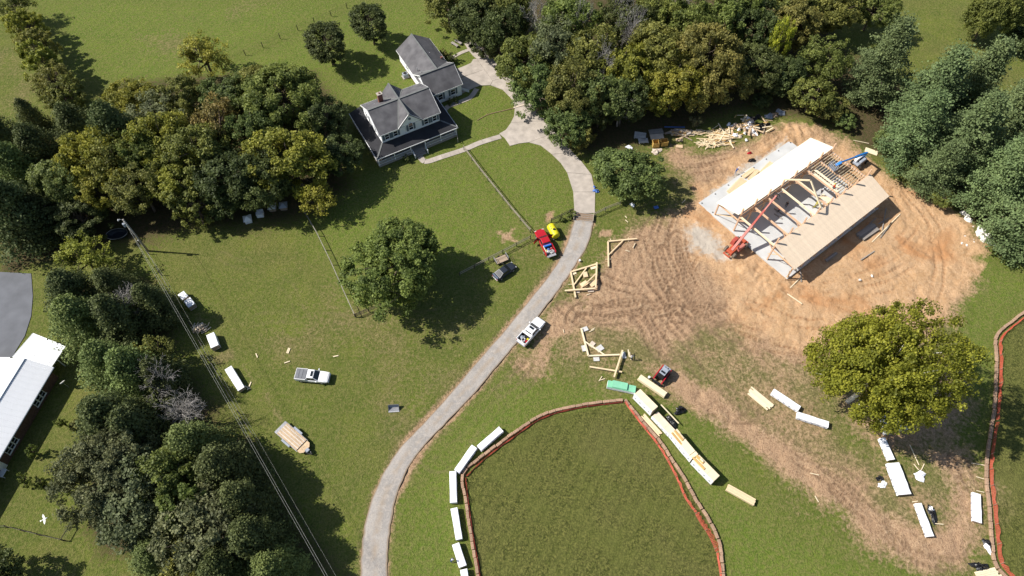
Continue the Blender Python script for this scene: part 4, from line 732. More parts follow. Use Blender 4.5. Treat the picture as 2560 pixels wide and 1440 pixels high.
for v in (cq[0].lerp(cq[2], .04), cq[1].lerp(cq[3], .04), cq[0].lerp(cq[1], .5), cq[1].lerp(cq[2], .55)): MB().box((v.x, v.y, 1.33), (.14, .14, 2.66)).build('post', 'white_paint', cp)
MB().beam((cq[1].x, cq[1].y, 2.6), (cq[2].x, cq[2].y, 2.6), .12, .2).beam((cq[0].x, cq[0].y, 2.6), (cq[1].x, cq[1].y, 2.6), .12, .2).build('edge_beam', 'white_paint', cp)
lq = [G(*q, 2.5) for q in [(-220,893),(26,893),(-30,985),(-260,985)]]
ls = thing('white_annex', 'white flat annex roof at the left photo edge beside the long house', 'annex', (lq[0].x, lq[0].y, 0))
for k in range(6):
    a = lq[0].lerp(lq[1], k/6+.002); b = lq[0].lerp(lq[1], (k+1)/6-.002); c_ = lq[3].lerp(lq[2], (k+1)/6-.002); e_ = lq[3].lerp(lq[2], k/6+.002)
    MB().prism([(v.x-lq[0].x, v.y-lq[0].y) for v in (a, b, c_, e_)], 2.42, 2.5).build('roof_panel', 'metal_white', ls)
cc = sum(lq, Vector())/4; q = [(v+(cc-v)*.08)-lq[0] for v in lq]; MB().prism([(v.x, v.y) for v in q], 0, 2.42).build('wall', 'siding', ls)
p = G(12, 1185); a2 = thing('white_lawn_chair', 'white slatted table beside the long house wall', 'table', (p.x, p.y, 0), math.atan2(d.y, d.x)); a2.name = 'garden_table'
for k in range(5): MB().box((0, -.4+k*.2, .7), (1.3, .17, .05)).build('slat', 'white_paint', a2)
for sx in (-.55, .55):
    for s_ in (-.4, .4): MB().box((sx, s_, .34), (.07, .07, .68)).build('leg', 'white_paint', a2)
# ------------------------------------------------------------------ barn frame under construction
TO = Vector((36.35, 83.65, 0)); TA = R(-52.4)
barn = thing('timber_barn', 'unfinished timber barn frame with two pale plank roof slopes on a concrete slab', 'barn', TO, TA)
TM = Matrix.Translation(TO) @ Matrix.Rotation(TA, 4, 'Z'); TI = TM.inverted()
def TL(px, py, z): return TI @ G(px, py, z)
SZ = .32; UA, UB, UC, UD = 3.95, 8.8, 17.1, 21.9; VV = [.35+3.72*k for k in range(8)]; VMAX = 26.75
slab = MB().prism([(0, 0), (22.2, 0), (22.2, VMAX), (0, VMAX)], -.1, SZ).build('foundation_slab', 'slab_concrete', barn, .03)
hA, hB, hC, hD, hT = 3.45, 6.7, 6.75, 3.5, 4.35
def post(u, v, h, m='beam_wood', w=.24): return MB().box((u, v, SZ+h/2), (w, w, h)).build('post', m, barn)
def bm_(a, b, w=.2, h=.3, name='beam', m='beam_wood', parent=None): return MB().beam((a[0], a[1], SZ+a[2]), (b[0], b[1], SZ+b[2]), w, h).build(name, m, parent or barn)
for k, v in enumerate(VV):
    for u, h in ((UA, hA), (UB, hB), (UC, hC), (UD, hD)): post(u, v, h)
    bm_((UB+.13, v, hT), (UC-.13, v, hT), .24, .34, 'tie_beam', 'pale_wood' if k in (0, 3) else 'beam_wood')  # fourth bent's tie beam: white sunlight on it put into the paler wood colour
    bm_((UA+.12, v, 3.15), (UB-.12, v, 3.15), .18, .26, 'tie_beam'); bm_((UC+.12, v, 3.15), (UD-.12, v, 3.15), .18, .26, 'tie_beam')
    bm_((UA-.1, v, 3.5), (UB-.13, v, 4.95), .16, .24, 'rafter'); bm_((UC+.13, v, 4.95), (UD+.1, v, 3.5), .16, .24, 'rafter')
    for u, s in ((UB, 1), (UC, -1)): bm_((u+s*.1, v, 3.2), (u+s*1.2, v, 4.2), .14, .16, 'knee_brace')
for k in range(7):
    a, b = VV[k]+.13, VV[k+1]-.13
    for u, h in ((UA, 3.3), (UB, 4.8), (UB, 3.2), (UC, 4.8), (UC, 3.2), (UD, 3.3)): bm_((u, a, h), (u, b, h), .16, .26, 'wall_plate')
    for u, h in ((UB, 4.0), (UC, 4.0), (UD, 2.5)):
        bm_((u, a, h-.85), (u, a+.9, h), .1, .14, 'knee_brace'); bm_((u, b, h-.85), (u, b-.9, h), .1, .14, 'knee_brace')
    for t in (1/3, 2/3): bm_((UC+.12, a, 4.95-1.45*t*1.02-.16), (UC+.12, b, 4.95-1.45*t*1.02-.16), .08, .16, 'purlin') if k < 0 else None
    for t in (.3, .7):
        u_ = UA+(UB-UA)*t; bm_((u_, a-.1, 3.5+1.45*t+.02), (u_, b+.1, 3.5+1.45*t+.02), .08, .14, 'purlin'); u_ = UD-(UD-UC)*t; bm_((u_, a-.1, 3.5+1.45*t+.02), (u_, b+.1, 3.5+1.45*t+.02), .08, .14, 'purlin')
# outer overhang posts stubs on the right eave
for v in VV: bm_((UD+.1, v, 3.3), (UD+.75, v, 3.12), .14, .18, 'rafter_tail', 'pale_wood')
# roof decking: right slope planks, left slope sheets (each its own piece)
def slope(u, h0, u0, h1, u1): return h0+(h1-h0)*(u-u0)/(u1-u0)
npk = 46; v0, v1 = -.25, VMAX+.2; wv = (v1-v0)/npk
ur0, ur1 = UC+.15, UD+.55; hr0, hr1 = 5.2, 5.2-1.45*(ur1-ur0)/(UD-UC)
dme = MB().slabq([(0, 0, hr0), (0, wv-.016, hr0), (0, wv-.016, hr0), (0, 0, hr0)], .03) if False else None
pk = MB().slabq([(ur0, 0, SZ+hr0), (ur1, 0, SZ+hr1), (ur1, wv-.018, SZ+hr1), (ur0, wv-.018, SZ+hr0)], .045).mesh('roof_plank', 'deck_wood')
for k in range(npk): o = obj('roof_plank', pk, barn, (0, v0+k*wv, .0 if k % 2 else .006))
ul0, ul1 = UA-.35, UB-.15; hl1 = 5.2; hl0 = 5.2-1.45*(ul1-ul0)/(UB-UA)
ns = 11; ws = (v1-v0)/ns
for r_ in range(4):
    ta, tb = r_/4, (r_+1)/4; ua, ub = ul0+(ul1-ul0)*ta, ul0+(ul1-ul0)*tb; ha, hb = hl0+(hl1-hl0)*ta, hl0+(hl1-hl0)*tb
    sm = MB().slabq([(ua, 0, SZ+ha), (ub-.006, 0, SZ+hb), (ub-.006, ws-.008, SZ+hb), (ua, ws-.008, SZ+ha)], .03).mesh('roof_sheet', 'roof_sheet')
    for k in range(ns): obj('roof_sheet', sm, barn, (0, v0+k*ws, .003*(k % 2)))
# joist floor at the far end: two bays between tie beams
for b in (5, 6):
    n = 15
    jm = MB().beam((0, 0, 0), (0, VV[1]-VV[0]-.26, 0), .06, .24).mesh('joist', 'pale_wood')
    for k in range(n): obj('joist', jm, barn, (UB+.45+k*(UC-UB-.9)/(n-1), VV[b]+.13, SZ+hT+.1))
for b in (5, 6, 7):
    hm = MB()
    for k in range(15): u_ = UB+.45+k*(UC-UB-.9)/14; hm.box((u_, VV[b], SZ+hT+.2), (.1, .3, .06))
    hm.build('joist_hangers', 'galv', barn)
# diagonal temporary braces
for a, b in (((UD+.1, -.6, .1), (UD-.1, .4, 3.2)), ((UD+.2, .2, .1), (UD-.05, -.3, 2.6)), ((UA, .4, .1), (UA+3.6, .25, 3.0)), ((UC-.4, .3, 1.5), (UC+1.2, .3, 3.0))): bm_(a, b, .05, .14, 'temporary_brace', 'fresh_wood')
for k in range(8):
    for u in (.5, UA-.6): MB().cyl((u, VV[k], SZ), (u, VV[k], SZ+.18), .09, 8).build('post_anchor', 'black', barn)
# things lying on the joists, on the roof and on the slab
def plank_thing(name, label, a, b, w, h, z, m, cat, group=None, parent_mat=TM):
    A = parent_mat @ Vector((a[0], a[1], z)); B = parent_mat @ Vector((b[0], b[1], z)); o = MB().beam((0, 0, h/2), ((B-A).length, 0, h/2), w, h).build(name, m, None, 0, False, (A.x, A.y, z), math.atan2((B-A).y, (B-A).x)); return tag(o, label, cat, group)
zt = SZ+hT+.23
for i, (u, v, lab) in enumerate(((9.9, 20.0, 'left long pale board lying across the barn floor joists'), (10.5, 19.1, 'pale wide board lying across the joists beside the other'),)):
    plank_thing('loose_board', lab, (u, v), (u+5.6, v), .5, .06, zt, 'pale_wood', 'board', 'boards on the joists')
# rafter pair held by the telehandler at the fourth bent
vb = VV[3]+.15; apex = (12.95, vb, 10.2); rafter_o = TM @ Vector((UB, vb, SZ+hB))
rp_ = thing('rafter_pair', 'pale angled rafter pair being hoisted above the middle of the barn', 'rafter frame', rafter_o, TA)
MB().beam((0, 0, 0), (4.15, 0, 3.6), .2, .26).build('rafter', 'pale_wood', rp_); MB().beam((4.35, 0, 3.6), (8.3, 0, 0), .2, .26).build('rafter', 'pale_wood', rp_); MB().beam((2.2, 0, 1.75), (6.3, 0, 1.75), .14, .2).build('collar_tie', 'pale_wood', rp_)
# lumber on the open strip of the slab
def bundle(name, label, a, b, w, h, nb, nl, m, cat='lumber stack', group=None, z=0.0, jit=.12, pieces=True, world=None):
    """stack of nb boards side by side in nl layers between photo pixels a and b (top centre line); every board a part"""
    A = G(*a, z+h); B = G(*b, z+h); L_ = (B-A).length; o = thing(name, label, cat, (A.x, A.y, z), math.atan2((B-A).y, (B-A).x), group)
    bw = w/nb; lh_ = h/nl; rr = random.Random(len(label)*7+int(a[0]))
    for l in range(nl):
        if l == nl-1 or l == 0 or pieces:
            for k in range(nb):
                j0, j1 = rr.uniform(0, jit), rr.uniform(0, jit)
                MB().box((L_/2+(j0-j1)/2, -w/2+bw*(k+.5), lh_*(l+.5)), (L_-j0-j1, bw*.94, lh_*.95)).build('board', m, o)
    return o
for a, b, lab, w, h, nb in (((1858,441),(1886,421),'short beam bundle on the slab edge, left of three',.9,.35,4), ((1873,448),(1896,424),'beam bundle in the middle of three on the slab strip',.8,.35,4), ((1903,432),(1929,405),'beam bundle on the slab strip, nearest the far end',.9,.4,4), ((1826,482),(1860,447),'long wide board bundle on the slab beside the white roof slope',1.6,.45,6)):
    bundle('beam_bundle', lab, a, b, w, h, nb, 2, 'fresh_wood', group='beam bundles on the slab', z=SZ)
for a, b, lab in (((1935,522),(1962,540),'loose grey beam on the slab beside the worker in orange'), ((1935,535),(1955,548),'thin board on the slab in the shade below the loose beam'), ((2030,520),(2052,505),'short plank on the slab near the yellow scaffold')):
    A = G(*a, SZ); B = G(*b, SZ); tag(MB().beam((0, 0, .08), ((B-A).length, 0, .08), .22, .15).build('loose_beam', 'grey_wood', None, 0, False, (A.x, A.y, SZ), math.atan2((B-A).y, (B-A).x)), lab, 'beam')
# scaffold inside
p = G(2048, 522, SZ); sc = thing('scaffold', 'yellow frame scaffold standing inside the barn by the right roof edge', 'scaffold', (p.x, p.y, SZ), TA+.1)
for x in (-.9, .9):
    MB().tube([(x, -.6, 0), (x, -.6, 3.2)], .05, 6).build('leg', 'yellow_poly', sc); MB().tube([(x, .6, 0), (x, .6, 3.2)], .05, 6).build('leg', 'yellow_poly', sc)
    for k in range(6): MB().tube([(x, -.6, .4+k*.5), (x, .6, .4+k*.5)], .035, 5).build('rung', 'yellow_poly', sc)
for s in (-.6, .6): MB().tube([(-.9, s, .3), (.9, s, 3.0)], .03, 5).build('brace', 'yellow_poly', sc)
for k in range(3): MB().box((0, -.4+k*.4, 3.22), (2.0, .36, .05)).build('platform_board', 'pale_wood', sc)
# ------------------------------------------------------------------ vehicles
def ring(x, w, zb, zt, r=.14):
    return [(x, -w*.9, zb), (x, w*.9, zb), (x, w, zb+r), (x, w, zt-r), (x, w*.86, zt), (x, -w*.86, zt), (x, -w, zt-r), (x, -w, zb+r)]
def wheel(parent, x, y, r, w, m='rubber'):
    t = MB().tube([(0, -w/2, 0), (0, -w/2+.03, 0), (0, w/2-.03, 0), (0, w/2, 0)], [r*.9, r, r, r*.9], 18).build('wheel', m, parent, smooth=False, loc=(x, y, r))
    MB().cyl((0, -w/2-.012, 0), (0, w/2+.012, 0), r*.56, 12).build('rim', 'galv', t); return t
def frustum(parent, name, x0, x1, w0, z0, x2, x3, w1, z1, m, bev=.05):
    v = [(x0, -w0, z0), (x1, -w0, z0), (x1, w0, z0), (x0, w0, z0), (x2, -w1, z1), (x3, -w1, z1), (x3, w1, z1), (x2, w1, z1)]
    MB().add(v, [(3, 2, 1, 0), (4, 5, 6, 7), (0, 1, 5, 4), (1, 2, 6, 5), (2, 3, 7, 6), (3, 0, 4, 7)]).build(name, m, parent, bev); return [Vector(p) for p in v]
def pane(parent, name, q, iu, iv, m='glass', off=.012, lo=0., hi=1.):
    """inset panel on a quad a,b (bottom) c,d (top): iu,iv = inset fractions; lo..hi = span along the bottom"""
    a, b, c, d = q; n = (b-a).cross(d-a).normalized()
    def P(u, v): return (a.lerp(b, u)).lerp(d.lerp(c, u), v)+n*off
    u0, u1 = lo+iu, hi-iu; MB().slabq([P(u0, iv), P(u1, iv), P(u1, 1-iv), P(u0, 1-iv)], .02).build(name, m, parent)
def pickup(label, a, b, paint, L_=5.85, tonneau=False, sunroof=True, doors=False, W_=2.0, tailgate=True, name='pickup_truck'):
    A = G(*a); B = G(*b); c = (A+B)/2; o = thing(name, label, 'pickup truck', (c.x, c.y, 0), math.atan2((B-A).y, (B-A).x))
    h = W_/2; k = L_/5.85
    MB().loft([ring(x*k, w*h, zb, zt) for x, w, zb, zt in ((-2.88, .93, .55, .82), (-2.7, .98, .45, .86), (-.86, 1, .42, .86), (-.85, 1, .42, 1.14), (1.05, 1, .42, 1.18), (2.2, .985, .44, 1.13), (2.65, .93, .48, 1.05), (2.9, .78, .55, .92))]).build('body', paint, o)
    q = frustum(o, 'cab', -.88*k, 1.28*k, .93*h, 1.12, -.70*k, .42*k, .76*h, 1.84, paint)
    pane(o, 'windshield', (q[1], q[2], q[6], q[5]), .06, .08); pane(o, 'rear_window', (q[3], q[0], q[4], q[7]), .12, .2)
    for s, qq in ((1, (q[0], q[1], q[5], q[4])), (-1, (q[2], q[3], q[7], q[6]))):
        for lo, hi in ((.04, .5), (.5, .97)): pane(o, 'side_window', qq, .02, .16, lo=lo, hi=hi)
    bed = bpy.data.objects.new('bed', None); C.objects.link(bed); bed.parent = o
    bw = MB(); bw.box((-1.88*k, h*.95, 1.13), (1.98*k, .11*h, .6)).box((-1.88*k, -h*.95, 1.13), (1.98*k, .11*h, .6)).box((-.93*k, 0, 1.13), (.08, 1.78*h, .58)); bw.build('bed_wall', paint, bed, .02)
    MB().box((-1.88*k, 0, .875), (1.9*k, 1.76*h, .03)).build('bed_liner', 'black', bed)
    if tailgate: MB().box((-2.84*k, 0, 1.13), (.09, 1.78*h, .56)).build('tailgate', paint, bed, .02)
    else: MB().box((-3.08*k, 0, .9), (.5, 1.7*h, .07)).build('tailgate', 'galv', bed, .01)
    if tonneau:
        for i in range(3): MB().box(((-1.24-.63*i)*k, 0, 1.455), (.60*k, 1.82*h, .05)).build('tonneau_panel', 'tonneau', bed, .015)
    if sunroof: MB().box((.12*k, 0, 1.845), (.42, .95*h, .02)).build('sunroof', 'glass', o)
    for x in (1.78*k, -1.82*k):
        for s in (-1, 1): wheel(o, x, s*(h-.12), .40, .26)
    for s in (-1, 1):
        MB().box((2.72*k, s*h*.72, .93), (.2, .34*h, .16)).build('headlight', 'lamp_glass', o); MB().box((-2.87*k, s*h*.9, 1.1), (.05, .16*h, .4)).build('tail_light', 'tail_red', o)
        mr = MB().box((.98*k, s*(h+.13), 1.25), (.16, .2, .2)).beam((1.0*k, s*h*.92, 1.2), (1.0*k, s*(h+.1), 1.22), .06, .06).build('mirror', paint, o)
    MB().box((2.92*k, 0, .58), (.16, 1.7*h, .24)).build('front_bumper', 'chrome' if paint != 'paint_red' else 'paint_red', o, .03); MB().box((-2.97*k, 0, .58), (.16, 1.8*h, .2)).build('rear_bumper', 'chrome', o, .03); MB().box((2.91*k, 0, .82), (.06, 1.0*h, .2)).build('grille', 'black', o)
    if doors:
        for s in (-1, 1):
            ca, sa = math.cos(1.05), math.sin(1.05); dr = MB()
            dr.beam((1.05*k, s*h, .82), (1.05*k-1.15*ca, s*(h+1.15*sa), .82), .1, .6).build('open_door', paint, o)
            MB().beam((1.02*k, s*h, 1.4), (1.05*k-1.1*ca, s*(h+1.1*sa), 1.4), .05, .42).build('door_window', 'glass', o)
    return o
red = pickup('red pickup truck with both doors open and a loaded bed beside the yellow tank', (1377, 642), (1347, 583), 'paint_red', 6.1, sunroof=False, doors=True, tailgate=False)
wt = pickup('white pickup truck parked on the edge of the gravel lane with tools in its bed', (1303, 861), (1352, 806), 'paint_white', 5.9)
wc = pickup('white pickup truck with a dark folding bed cover alone on the grass', (745, 942), (824, 949), 'paint_white', 5.6, tonneau=True)
MB().box((-1.1, 0, 1.47), (.5, 1.8, .08)).build('toolbox', 'white_paint', wt, .02)
def inbed(o, name, lab, cat, x, y, s, m, z=.9, rz=0.0, mesh=None):
    M = o.matrix_world if False else Matrix.Translation(o.location) @ Matrix.Rotation(o.rotation_euler[2], 4, 'Z'); p = M @ Vector((x, y, z))
    b = (mesh or MB().box((0, 0, s[2]/2), s)).build(name, m, None, .02, False, p, o.rotation_euler[2]+rz); return tag(b, lab, cat)
def crumple(seed, s, n=10, m=14, amp=.35):
    """crumpled sheet or bag: noisy closed dome"""
    rg = np.random.default_rng(seed); mb = MB(); rings = []
    ph = rg.random(8)*6.28
    for i in range(n):
        t = i/(n-1); z = math.sin(t*1.45); rad = math.cos(t*1.5)*.98+.02; row = []
        for k in range(m):
            a = 2*math.pi*k/m; f = 1+amp*(.5*math.sin(2*a+ph[0])+.4*math.sin(3*a+ph[1]+t*3)+.35*math.sin(5*a+ph[2]-t*4)+rg.normal()*.25)
            row.append((s[0]/2*rad*f*math.cos(a), s[1]/2*rad*f*math.sin(a), max(0, s[2]*(z*(1+amp*.7*math.sin(4*a+ph[3]+t*5)*t)+rg.normal()*.04) if i else 0)))
        rings.append(row)
    return mb.loft(rings)
inbed(red, 'tool_chest', 'blue tool chest across the bed of the red pickup', 'tool chest', -1.05, 0, (.45, 1.5, .5), 'bright_blue'); inbed(red, 'red_bag', 'red bag among tools in the red pickup bed', 'bag', -1.95, -.55, 0, 'paint_red', mesh=crumple(3, (.5, .5, .5)))
inbed(red, 'tool_heap', 'grey heap of cables and tools at the back of the red pickup bed', 'tools', -2.45, -.1, 0, 'grey_board', mesh=crumple(4, (.8, 1.4, .45), amp=.6)); inbed(red, 'blue_bucket', 'small blue bundle in the middle of the red pickup bed', 'bundle', -1.85, .0, 0, 'tarp_blue', mesh=crumple(5, (.5, .6, .4)))
inbed(red, 'yellow_drill', 'small yellow tool box in the red pickup bed', 'tool box', -2.0, .55, (.3, .25, .3), 'yellow_poly'); inbed(red, 'lumber_piece', 'pale board along the left side of the red pickup bed', 'board', -1.7, .78, (1.6, .14, .12), 'pale_wood', z=1.25)
inbed(wt, 'grey_sack', 'grey sack in the bed of the white pickup on the lane', 'sack', -1.95, .35, 0, 'paint_grey', mesh=crumple(6, (.8, .8, .4))); inbed(wt, 'white_rope', 'coil of white rope in the bed of the lane pickup', 'rope', -2.3, -.05, 0, 'white_paint', mesh=MB().tube([(.35*math.cos(a*.5), .3*math.sin(a*.5), .06+.015*a) for a in range(26)], .045, 5))
inbed(wt, 'yellow_can', 'yellow can in the bed of the lane pickup', 'can', -1.75, -.62, 0, 'yellow_poly', mesh=MB().cyl((0, 0, 0), (0, 0, .35), .2, 12).cyl((0, 0, .35), (0, 0, .42), .08, 8)); inbed(wt, 'red_can', 'red fuel can in the bed of the lane pickup', 'fuel can', -2.2, -.68, 0, 'paint_red', mesh=MB().box((0, 0, .2), (.45, .3, .4)).box((.1, 0, .45), (.25, .06, .06)))
def inbed_fix(): pass
# dark coupe
A = G(1239, 698); B = G(1283, 667); c = (A+B)/2; car = thing('dark_car', 'dark blue-black coupe with a rear spoiler parked by the big tree shade', 'car', (c.x, c.y, 0), math.atan2((B-A).y, (B-A).x)); car.name = 'parked_car'
MB().loft([ring(*r) for r in ((-2.3, .72, .4, .72), (-2.15, .84, .3, .86), (-1.4, .9, .24, .92), (0, .91, .22, .90), (1.0, .9, .22, .88), (1.8, .86, .24, .78), (2.2, .76, .3, .66), (2.32, .6, .38, .58))]).build('body', 'paint_dark', car, smooth=False)
q = frustum(car, 'cabin', -1.75, 1.05, .82, .88, -.75, .25, .62, 1.38, 'paint_dark', .02)
pane(car, 'windshield', (q[1], q[2], q[6], q[5]), .05, .06); pane(car, 'rear_window', (q[3], q[0], q[4], q[7]), .08, .08)
for qq in ((q[0], q[1], q[5], q[4]), (q[2], q[3], q[7], q[6])): pane(car, 'side_window', qq, .08, .14)
for x in (1.42, -1.38):
    for s in (-1, 1): wheel(car, x, s*.8, .32, .2)
MB().box((-2.1, 0, 1.08), (.3, 1.45, .05)).box((-2.05, .5, .96), (.12, .06, .22)).box((-2.05, -.5, .96), (.12, .06, .22)).build('spoiler', 'chrome', car)  # sun glint on the spoiler put into its bright chrome
for s in (-1, 1): MB().box((2.18, s*.6, .6), (.2, .26, .1)).build('headlight', 'lamp_glass', car); MB().box((-2.27, s*.6, .68), (.08, .3, .12)).build('tail_light', 'tail_red', car); MB().box((.7, s*.98, .92), (.12, .16, .12)).build('mirror', 'paint_dark', car)
MB().box((-2.33, 0, .48), (.14, 1.45, .2)).build('rear_bumper', 'chrome', car, .03)
# yellow tank on skids
A = G(1372, 572, .9); B = G(1393, 586, .9); A = G(1377, 566, .9); B = G(1390, 590, .9); dv = (B-A).normalized(); c = (A+B)/2
tk = thing('yellow_tank', 'bright yellow cylindrical tank on a skid beside the red pickup', 'tank', (c.x, c.y, 0), math.atan2(dv.y, dv.x))
tn = MB(); pp = [(-1.4, 0, .95), (-1.35, 0, .95), (-1.2, 0, .95)]+[(-1.2+.3*i, 0, .95) for i in range(1, 9)]+[(1.35, 0, .95), (1.4, 0, .95)]
tn.tube(pp, [.55, .72, .8]+[.8 if i % 2 else .77 for i in range(1, 9)]+[.72, .55], 22).build('shell', 'yellow_poly', tk, smooth=True)
MB().cyl((.2, 0, 1.72), (.2, 0, 1.85), .22, 12).build('lid', 'black', tk); MB().box((-.7, -.35, 1.66), (.25, .08, .08)).box((-.2, -.35, 1.66), (.25, .08, .08)).build('lifting_lug', 'black', tk)
for s in (-.5, .5): MB().box((0, s, .12), (2.9, .14, .22)).build('skid', 'steel', tk)
for x in (-1, 0, 1): MB().box((x, 0, .24), (.12, 1.3, .12)).build('cradle', 'steel', tk)
# flatbed trailer
A = G(703, 1069, .7); B = G(757, 1116, .7); c = (A+B)/2; tr = thing('flatbed_trailer', 'flatbed trailer with a plank deck alone on the lower left grass', 'trailer', (c.x, c.y, 0), math.atan2((B-A).y, (B-A).x))
for k in range(9): MB().box((-.05, -.96+k*.24, .72), (4.5, .225, .06)).build('deck_plank', 'pink_board' if k % 2 else 'cardboard', tr)
MB().box((-2.55, 0, .70), (.5, 2.2, .08)).build('rear_plate', 'steel', tr); MB().box((2.24, 0, .76), (.07, 2.2, .1)).build('front_rail', 'black', tr)
MB().prism([(2.32, -1.05), (2.9, -1.05), (3.35, -.6), (3.35, .6), (2.9, 1.05), (2.32, 1.05)], .66, .72).build('front_deck', 'cardboard', tr)
for s in (-1, 1):
    MB().box((-.2, s*1.12, .62), (5.2, .1, .16)).build('side_rail', 'steel', tr); MB().box((.0, s*1.32, .78), (1.7, .3, .06)).box((.88, s*1.32, .66), (.06, .3, .26)).box((-.88, s*1.32, .66), (.06, .3, .26)).build('fender', 'paint_grey', tr)
    for x in (-.4, .42): wheel(tr, x, s*1.3, .36, .22)
MB().beam((3.2, -.55, .55), (4.5, 0, .55), .1, .12).beam((3.2, .55, .55), (4.5, 0, .55), .1, .12).build('drawbar', 'black', tr); MB().box((3.55, 0, .75), (.5, .6, .35)).build('tool_box', 'paint_grey', tr); MB().cyl((4.2, .12, 0), (4.2, .12, .9), .05, 8).build('jack', 'galv', tr)
# small railed cart near the dark car
A = G(1240, 654, .4); B = G(1266, 643, .4); c = (A+B)/2; ct = thing('utility_cart', 'small plank deck utility trailer with raised end rails above the dark car', 'trailer', (c.x, c.y, 0), math.atan2((B-A).y, (B-A).x))
for k in range(6): MB().box((0, -.55+k*.22, .42), (2.3, .2, .05)).build('deck_plank', 'old_wood', ct)
MB().box((0, .68, .42), (2.4, .06, .12)).box((0, -.68, .42), (2.4, .06, .12)).box((1.2, 0, .42), (.06, 1.4, .12)).box((-1.2, 0, .42), (.06, 1.4, .12)).build('frame', 'black', ct)
for x in (-1.2, 1.2):
    rl = MB()
    for y in (-.66, 0, .66): rl.box((x, y, .8), (.05, .05, .75))
    rl.box((x, 0, 1.18), (.05, 1.36, .05)).box((x, 0, .8), (.04, 1.36, .04)).build('end_rail', 'galv', ct)
for s in (-1, 1): wheel(ct, -.1, s*.82, .27, .16)
# detached loader bucket on the grass
p = G(985, 1022); bk = thing('loader_bucket', 'empty steel loader bucket lying on the lower grass left of the lane', 'bucket', (p.x, p.y, 0), R(4))
pr_ = [(0, -.45, .02), (0, .25, .02), (0, .45, .2), (0, .48, .55), (0, .35, .75)]
MB().loft([[(-.85, y, z) for _, y, z in pr_]+[(-.85, y+.05, z+.05) for _, y, z in pr_[::-1]], [(.85, y, z) for _, y, z in pr_]+[(.85, y+.05, z+.05) for _, y, z in pr_[::-1]]]).build('shell', 'steel', bk)
for s in (-.85, .85): MB().slabq([(s, -.45, .02), (s, .25, .02), (s, .48, .2), (s, .5, .55), (s, .35, .75)], .04).build('side_plate', 'steel', bk)
MB().box((0, -.5, .03), (1.74, .16, .04)).build('cutting_edge', 'galv', bk)
# red tracked loader
A = G(1643, 955); B = G(1663, 930); dv = (A-B).normalized(); c = (A+B)/2; sk = thing('skid_loader', 'small red tracked skid loader with grey roof beside the long beam stack', 'loader', (c.x, c.y, 0), math.atan2(dv.y, dv.x))
for s in (-1, 1):
    MB().prism([(0, 0)]*3, 0, 0) if False else None
    tkm = MB(); prof = [(-1.15, .0), (.85, .0), (1.1, .3), (.9, .6), (-1.1, .6), (-1.35, .3)]
    tkm.loft([[(x, s*.62, z) for x, z in prof], [(x, s*.95, z) for x, z in prof]]).build('track', 'rubber', sk)
    MB().beam((-1.35, s*.78, 1.45), (.9, s*.78, 1.05), .16, .22).beam((.9, s*.78, 1.05), (1.45, s*.78, .45), .16, .22).build('lift_arm', 'paint_red', sk)
MB().box((-.35, 0, .75), (2.0, 1.2, .75)).build('body', 'black', sk, .04); MB().box((-1.25, 0, 1.2), (.6, 1.3, .5)).build('engine_cover', 'paint_grey', sk, .04)
MB().box((-1.25, .2, 1.46), (.3, .2, .03)).box((-1.25, -.25, 1.46), (.2, .2, .03)).build('vent', 'black', sk)
q = frustum(sk, 'cab', -.95, .65, .55, 1.1, -.85, .45, .5, 1.98, 'black', .03); MB().box((-.2, 0, 2.0), (1.4, 1.06, .07)).build('cab_roof', 'paint_grey', sk, .02); MB().box((.05, 0, 2.05), (.35, .8, .03)).build('roof_window', 'glass', sk)
MB().box((1.55, 0, .4), (.2, 1.7, .6)).build('fork_frame', 'black', sk)
for s in (-.4, .4): MB().box((2.1, s, .12), (1.1, .12, .06)).build('fork', 'steel', sk)
# telehandler
A = G(1813, 640); B = G(1853, 606); dv = (B-A).normalized(); c = (A+B)/2+Vector((.3, 0, 0)); hd = math.atan2(dv.y, dv.x); th = thing('telehandler', 'faded red telehandler with long boom reaching over the barn frame', 'telehandler', (c.x, c.y, 0), hd)
TH = Matrix.Translation((c.x, c.y, 0)) @ Matrix.Rotation(hd, 4, 'Z'); THI = TH.inverted()
for x in (-1.55, 1.6):
    for s in (-1, 1): wheel(th, x, s*1.02, .62, .42, 'tyre_dusty')
MB().box((0, 0, .95), (4.4, 1.2, .55)).build('chassis', 'machine_orange', th, .05); MB().box((.25, -.82, 1.2), (1.7, .62, .8)).build('engine_cover', 'boom_red', th, .06)
q = frustum(th, 'cab', -.55, .95, .4, 1.1, -.4, .75, .34, 2.35, 'machine_red', .03)
for ch_ in th.children:
    if ch_.name.startswith('cab'): ch_.location = (0, .78, 0)
for qq in ((q[0], q[1], q[5], q[4]), (q[2], q[3], q[7], q[6]), (q[1], q[2], q[6], q[5])): pane(th, 'cab_window', [v+Vector((0, .78, 0)) for v in qq], .1, .25)
MB().box((-2.35, .55, .75), (.9, .16, .22)).box((-2.35, -.55, .75), (.9, .16, .22)).box((-2.8, 0, .75), (.16, 1.5, .3)).build('rear_frame', 'machine_orange', th, .02); MB().box((2.3, 0, .8), (.3, 1.9, .4)).build('front_axle_guard', 'machine_orange', th, .03)
piv = THI @ G(1829.7, 625.8, 2.3); tip = THI @ G(1941, 489, 8.6); dv = tip-piv
for i, (t0, t1, w) in enumerate(((0, .46, .46), (.42, .74, .36), (.72, 1.0, .27))): MB().beam(piv+dv*t0, piv+dv*t1, w, w*1.15).build('boom_section', 'boom_red' if i != 1 else 'machine_red', th, .02)
MB().beam(piv+dv*.05, Vector((.9, piv.y*.5, 1.2)), .16, .16).build('lift_cylinder', 'steel', th)
cg = MB(); t_ = tip
